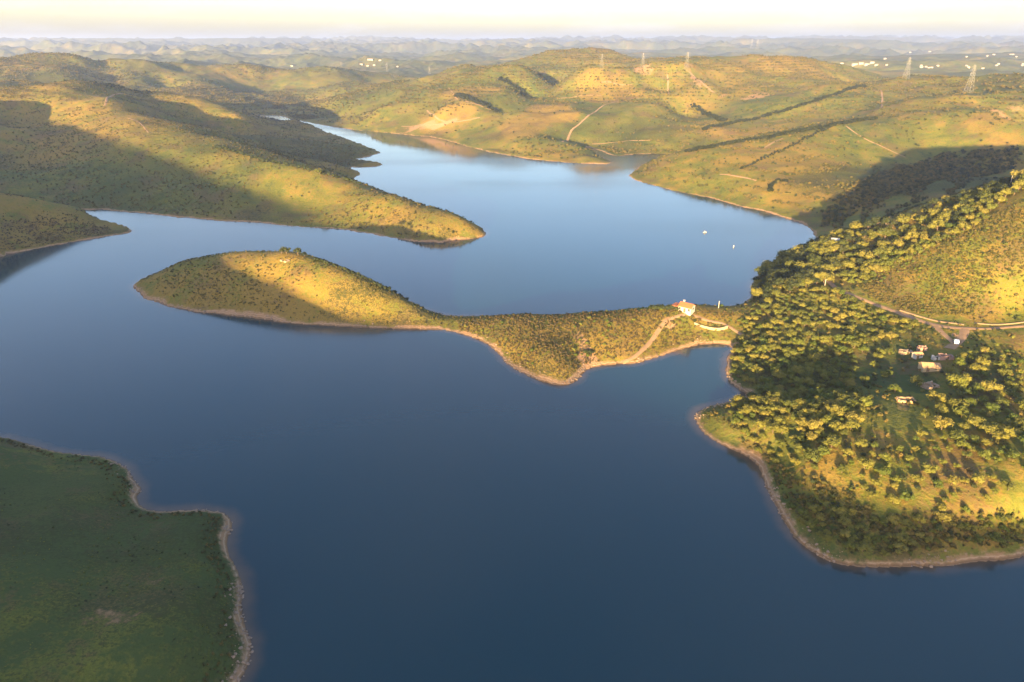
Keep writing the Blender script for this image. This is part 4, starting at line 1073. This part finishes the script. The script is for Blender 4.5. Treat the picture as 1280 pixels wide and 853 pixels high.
cnt += mass_shrubs('scrub', 'scrub over the far hills beyond the peninsula', farleft, 60000, 1.0, 3.2, SHR_, 5, noise_gate(150, -.5, .4, 44), 47, 1.8, 6)
cnt += mass_shrubs('scrub', 'dark bushes over the far hills beyond the peninsula', farleft, 20000, 1.2, 3.4, DRK, 3, noise_gate(170, -.1, .5, 46), 49, 1.8, 6)
strip = wpoly([(880,515),(930,560),(960,600),(1000,650),(1060,695),(1280,690),(1280,640),(1100,645),(1000,600),(960,560)])
cnt += mass_shrubs('scrub', 'dense shrubs in the shaded strip along the near shore', strip, 4200, .4, 1.5, SHR_, 5, None, 7, 1.3, 2.2)
isl = np.array([at(*p)[:2] for p in [(163,358),(300,396),(555,413),(705,483),(900,431),(930,381),(640,395),(365,323),(200,340)]])
cnt += mass_shrubs('scrub', 'low scrub over the island and its neck', isl, 24000, .25, .9, SHR_, 5, noise_gate(25, -.5, .4, 8), 9)
neck = wpoly([(575,418),(650,460),(705,478),(770,450),(860,428),(905,425),(920,390),(840,388),(740,391),(640,394),(572,399)])
cnt += mass_shrubs('scrub', 'heathery scrub covering the neck of land', neck, 7500, .3, 1.0, BRN, 4, None, 11, 1.6, 2.0)
cnt += mass_shrubs('scrub', 'bright green bushes on the neck of land', neck, 260, .7, 1.6, GRN, 3, noise_gate(30, -.1, .3, 9), 13)
cnt += mass_shrubs('scrub', 'dark bushes on the shaded side of the island', wpoly([(170,362),(230,380),(340,398),(420,405),(400,385),(330,355),(270,330),(200,345)]), 3000, .3, .9, SHR_, 5, noise_gate(20, -.5, .3, 15), 15)
bank = np.array([(-260,60),(-40,60),(-45,120),(-62,150),(-150,200),(-300,230)], float)
cnt += mass_shrubs('scrub', 'tufts and low bushes on the foreground bank', bank, 14000, .15, .5, DRK, 3, noise_gate(14, 0, .45, 10), 17)
cnt += mass_shrubs('scrub', 'pale green tufts on the foreground bank', bank, 14000, .12, .4, GRN, 3, noise_gate(14, 0, .45, 12), 19)
bankedge = lambda x_, y_: 1 - sstep(4.0, 7.5, grid_sample(SDIST, x_, y_))
cnt += mass_shrubs('scrub', 'grey shrubs along the edge of the foreground bank', bank, 30000, .3, .9, SHR_, 5, bankedge, 51, 1.6, 2.2)
pen = np.array([at(*p)[:2] for p in [(-60,266),(130,262),(300,277),(545,304),(612,292),(500,250),(440,224),(470,187),(400,160),(330,143)]] + [(-900,1250),(-1000,700)])
cnt += mass_shrubs('scrub', 'scrub over the long peninsula', pen, 90000, .4, 1.6, SHR_, 5, noise_gate(60, -.6, .4, 14), 21, 2.0, 4)
cnt += mass_shrubs('scrub', 'dark bushes over the long peninsula', pen, 4000, .5, 1.7, DRK, 3, noise_gate(70, -.4, .5, 16), 23, 2.0, 4)
cnt += mass_shrubs('scrub', 'brown heath over the long peninsula', pen, 50000, .4, 1.4, BRN, 4, noise_gate(90, -.2, .4, 54), 55, 2.0, 4)
head = np.array([at(*p)[:2] for p in [(-60,272),(105,272),(173,287),(0,323),(-120,350)]])
cnt += mass_shrubs('scrub', 'brown scrub on the shaded headland', head, 12000, .4, 1.2, BRN, 4, noise_gate(30, -.3, .3, 18), 25)
fieldp = np.array([at(*p)[:2] for p in [(1019,298),(1004,281),(930,258),(786,220),(835,197)]] + [(500,1500),(1100,1500),(1000,700),(430,420)])
def contour(x_, y_):
    z_ = height(x_, y_); return np.where((z_ + 1.2*vnoise(x_/60, y_/60, 3)) % 4.2 < 1.5, .95, .05) * sstep(-.45, .25, fbm(x_, y_, 150, 3, .6, 20))
cnt += mass_shrubs('scrub', 'shrub rows following the contours of the field hills', fieldp, 110000, 1.1, 2.6, SHR_, 5, contour, 27, 1.5, 5)
cnt += mass_shrubs('scrub', 'dark trees dotted over the field hills', fieldp, 3000, .8, 2.4, DRK, 3, noise_gate(140, -.4, .5, 22), 29, 2.0, 5)
cnt += mass_shrubs('scrub', 'dark shrub rows along the contours of the field hills', fieldp, 16000, .7, 1.7, DRK, 3, contour, 57, 1.8, 5)
valley = wpoly([(1025,286),(1080,262),(1180,225),(1280,205),(1280,188),(1180,190),(1100,215),(1030,265)])
cnt += mass_shrubs('scrub', 'trees in the shadowed valley behind the wooded ridge', valley, 900, 1.6, 4.0, DRK, 3, None, 31, 1.4)
cnt += mass_shrubs('scrub', 'grey green scrub in the shadowed valley behind the ridge', valley, 9000, 1.0, 3.4, SHR_, 5, None, 53, 1.6)
chan = np.array([at(*p)[:2] for p in [(850,193),(764,203),(670,200),(580,182),(470,165),(362,148)]] + [(-700,1400),(-600,1750),(600,1750),(560,1300)])
cnt += mass_shrubs('scrub', 'shrub rows on the channel hills', chan, 120000, 1.3, 3.0, SHR_, 5, contour, 33, 1.5, 6)
cnt += mass_shrubs('scrub', 'dark trees dotted over the channel hills', chan, 3500, .9, 2.6, DRK, 3, noise_gate(160, -.4, .5, 24), 35, 2.0, 6)
cnt += mass_shrubs('scrub', 'dark shrub rows along the contours of the channel hills', chan, 14000, .8, 1.9, DRK, 3, contour, 59, 1.8, 6)
# lines of trees and shrubs; hedge leaves are near-black to hold the strips' shade
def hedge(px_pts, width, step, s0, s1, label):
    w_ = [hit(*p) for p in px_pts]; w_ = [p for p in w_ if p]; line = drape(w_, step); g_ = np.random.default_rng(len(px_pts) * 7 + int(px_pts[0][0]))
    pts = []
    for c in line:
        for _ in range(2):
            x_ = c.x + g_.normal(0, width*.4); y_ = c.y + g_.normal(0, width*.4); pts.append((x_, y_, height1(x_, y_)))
    scatter('hedge', label, pts, g_.uniform(s0, s1, len(pts)), HDG_SHADE if 'hedge' in label or 'tree line' in label else DRK, 3)
hedge([(862,190),(900,183),(950,175),(1000,165),(1040,158),(1090,150)], 4, 1.4, 2.6, 4.2, 'long shade-coloured hedge of trees across the field hill')
hedge([(880,163),(915,155),(950,148),(985,138),(1020,127),(1050,117),(1080,108)], 4, 1.7, 2.4, 4.0, 'upper shade-coloured hedge of trees on the bright hill')
hedge([(925,212),(960,196),(990,183),(1030,163)], 2.5, 2.6, 1.2, 2.4, 'thin shade-coloured hedge down the field slope')
hedge([(572,120),(590,126),(606,132),(622,140)], 5, 3, 4, 6.5, 'shade-coloured tree line beside the rusty cut')
hedge([(625,100),(640,108),(655,118),(662,124)], 6, 3, 4, 6.5, 'shade-coloured tree line in a gully above the rusty cut')
hedge([(868,133),(880,142),(895,148),(905,152)], 4, 3, 3, 5, 'shade-coloured tree line at the foot of the bright hill')
hedge([(960,240),(966,232),(972,227),(984,228)], 2, 2, 2, 3.4, 'short shade-coloured hedge on the lower field slope')
hedge([(270,184),(300,192),(330,201),(370,209),(396,215),(420,222),(450,231)], 3, 3, 1.6, 3.4, 'line of trees along the peninsula crest')
hedge([(485,240),(520,251),(548,259),(575,268)], 3, 2.5, 1.2, 2.6, 'bushes along the far edge of the peninsula tip')
hedge([(395,325),(420,334),(450,346),(480,360),(510,374)], 2, 1.5, .9, 1.9, 'dark bushes along the back of the island crest')
hedge([(815,387),(825,386),(840,386),(848,387)], 2, .8, 1.4, 2.6, 'dark shrubs beside the white house')
hedge([(733,443),(736,441),(741,440)], 1, .5, .9, 1.6, 'dark shrubs above the red bank')

# stones along the near waterlines
ROCKM = flat_mat('shore_stone', (.24, .17, .12), .95, .4, 1.5, .03)
def stone_mesh(seed):
    rnd_ = random.Random(seed); bm = bmesh.new(); blob(bm, (0, 0, .1), .5, .6, rnd_, 1, .6); return to_mesh('stone', bm, ROCKM)
STN = protos('stones', [stone_mesh(200 + i) for i in range(4)])
g_ = np.random.default_rng(77)
nsd = SD[(np.hypot(SD[:, 0], SD[:, 1]) < 460) & (SD[:, 1] > 60)]
ii = g_.integers(0, len(nsd), 9000)
sx_ = nsd[ii, 0] + g_.normal(0, 1.5, 9000); sy_ = nsd[ii, 1] + g_.normal(0, 1.5, 9000)
ok = (grid_sample(SDIST, sx_, sy_) > -.4) & (fbm(sx_, sy_, 24, 3, .6, 91) > -.1)
sx_, sy_ = sx_[ok], sy_[ok]
scatter('shore_stones', 'loose stones along the waterline', np.stack([sx_, sy_, np.maximum(height(sx_, sy_), -.1)], 1), .2 + .8 * g_.random(len(sx_)) ** 3, STN, 4)
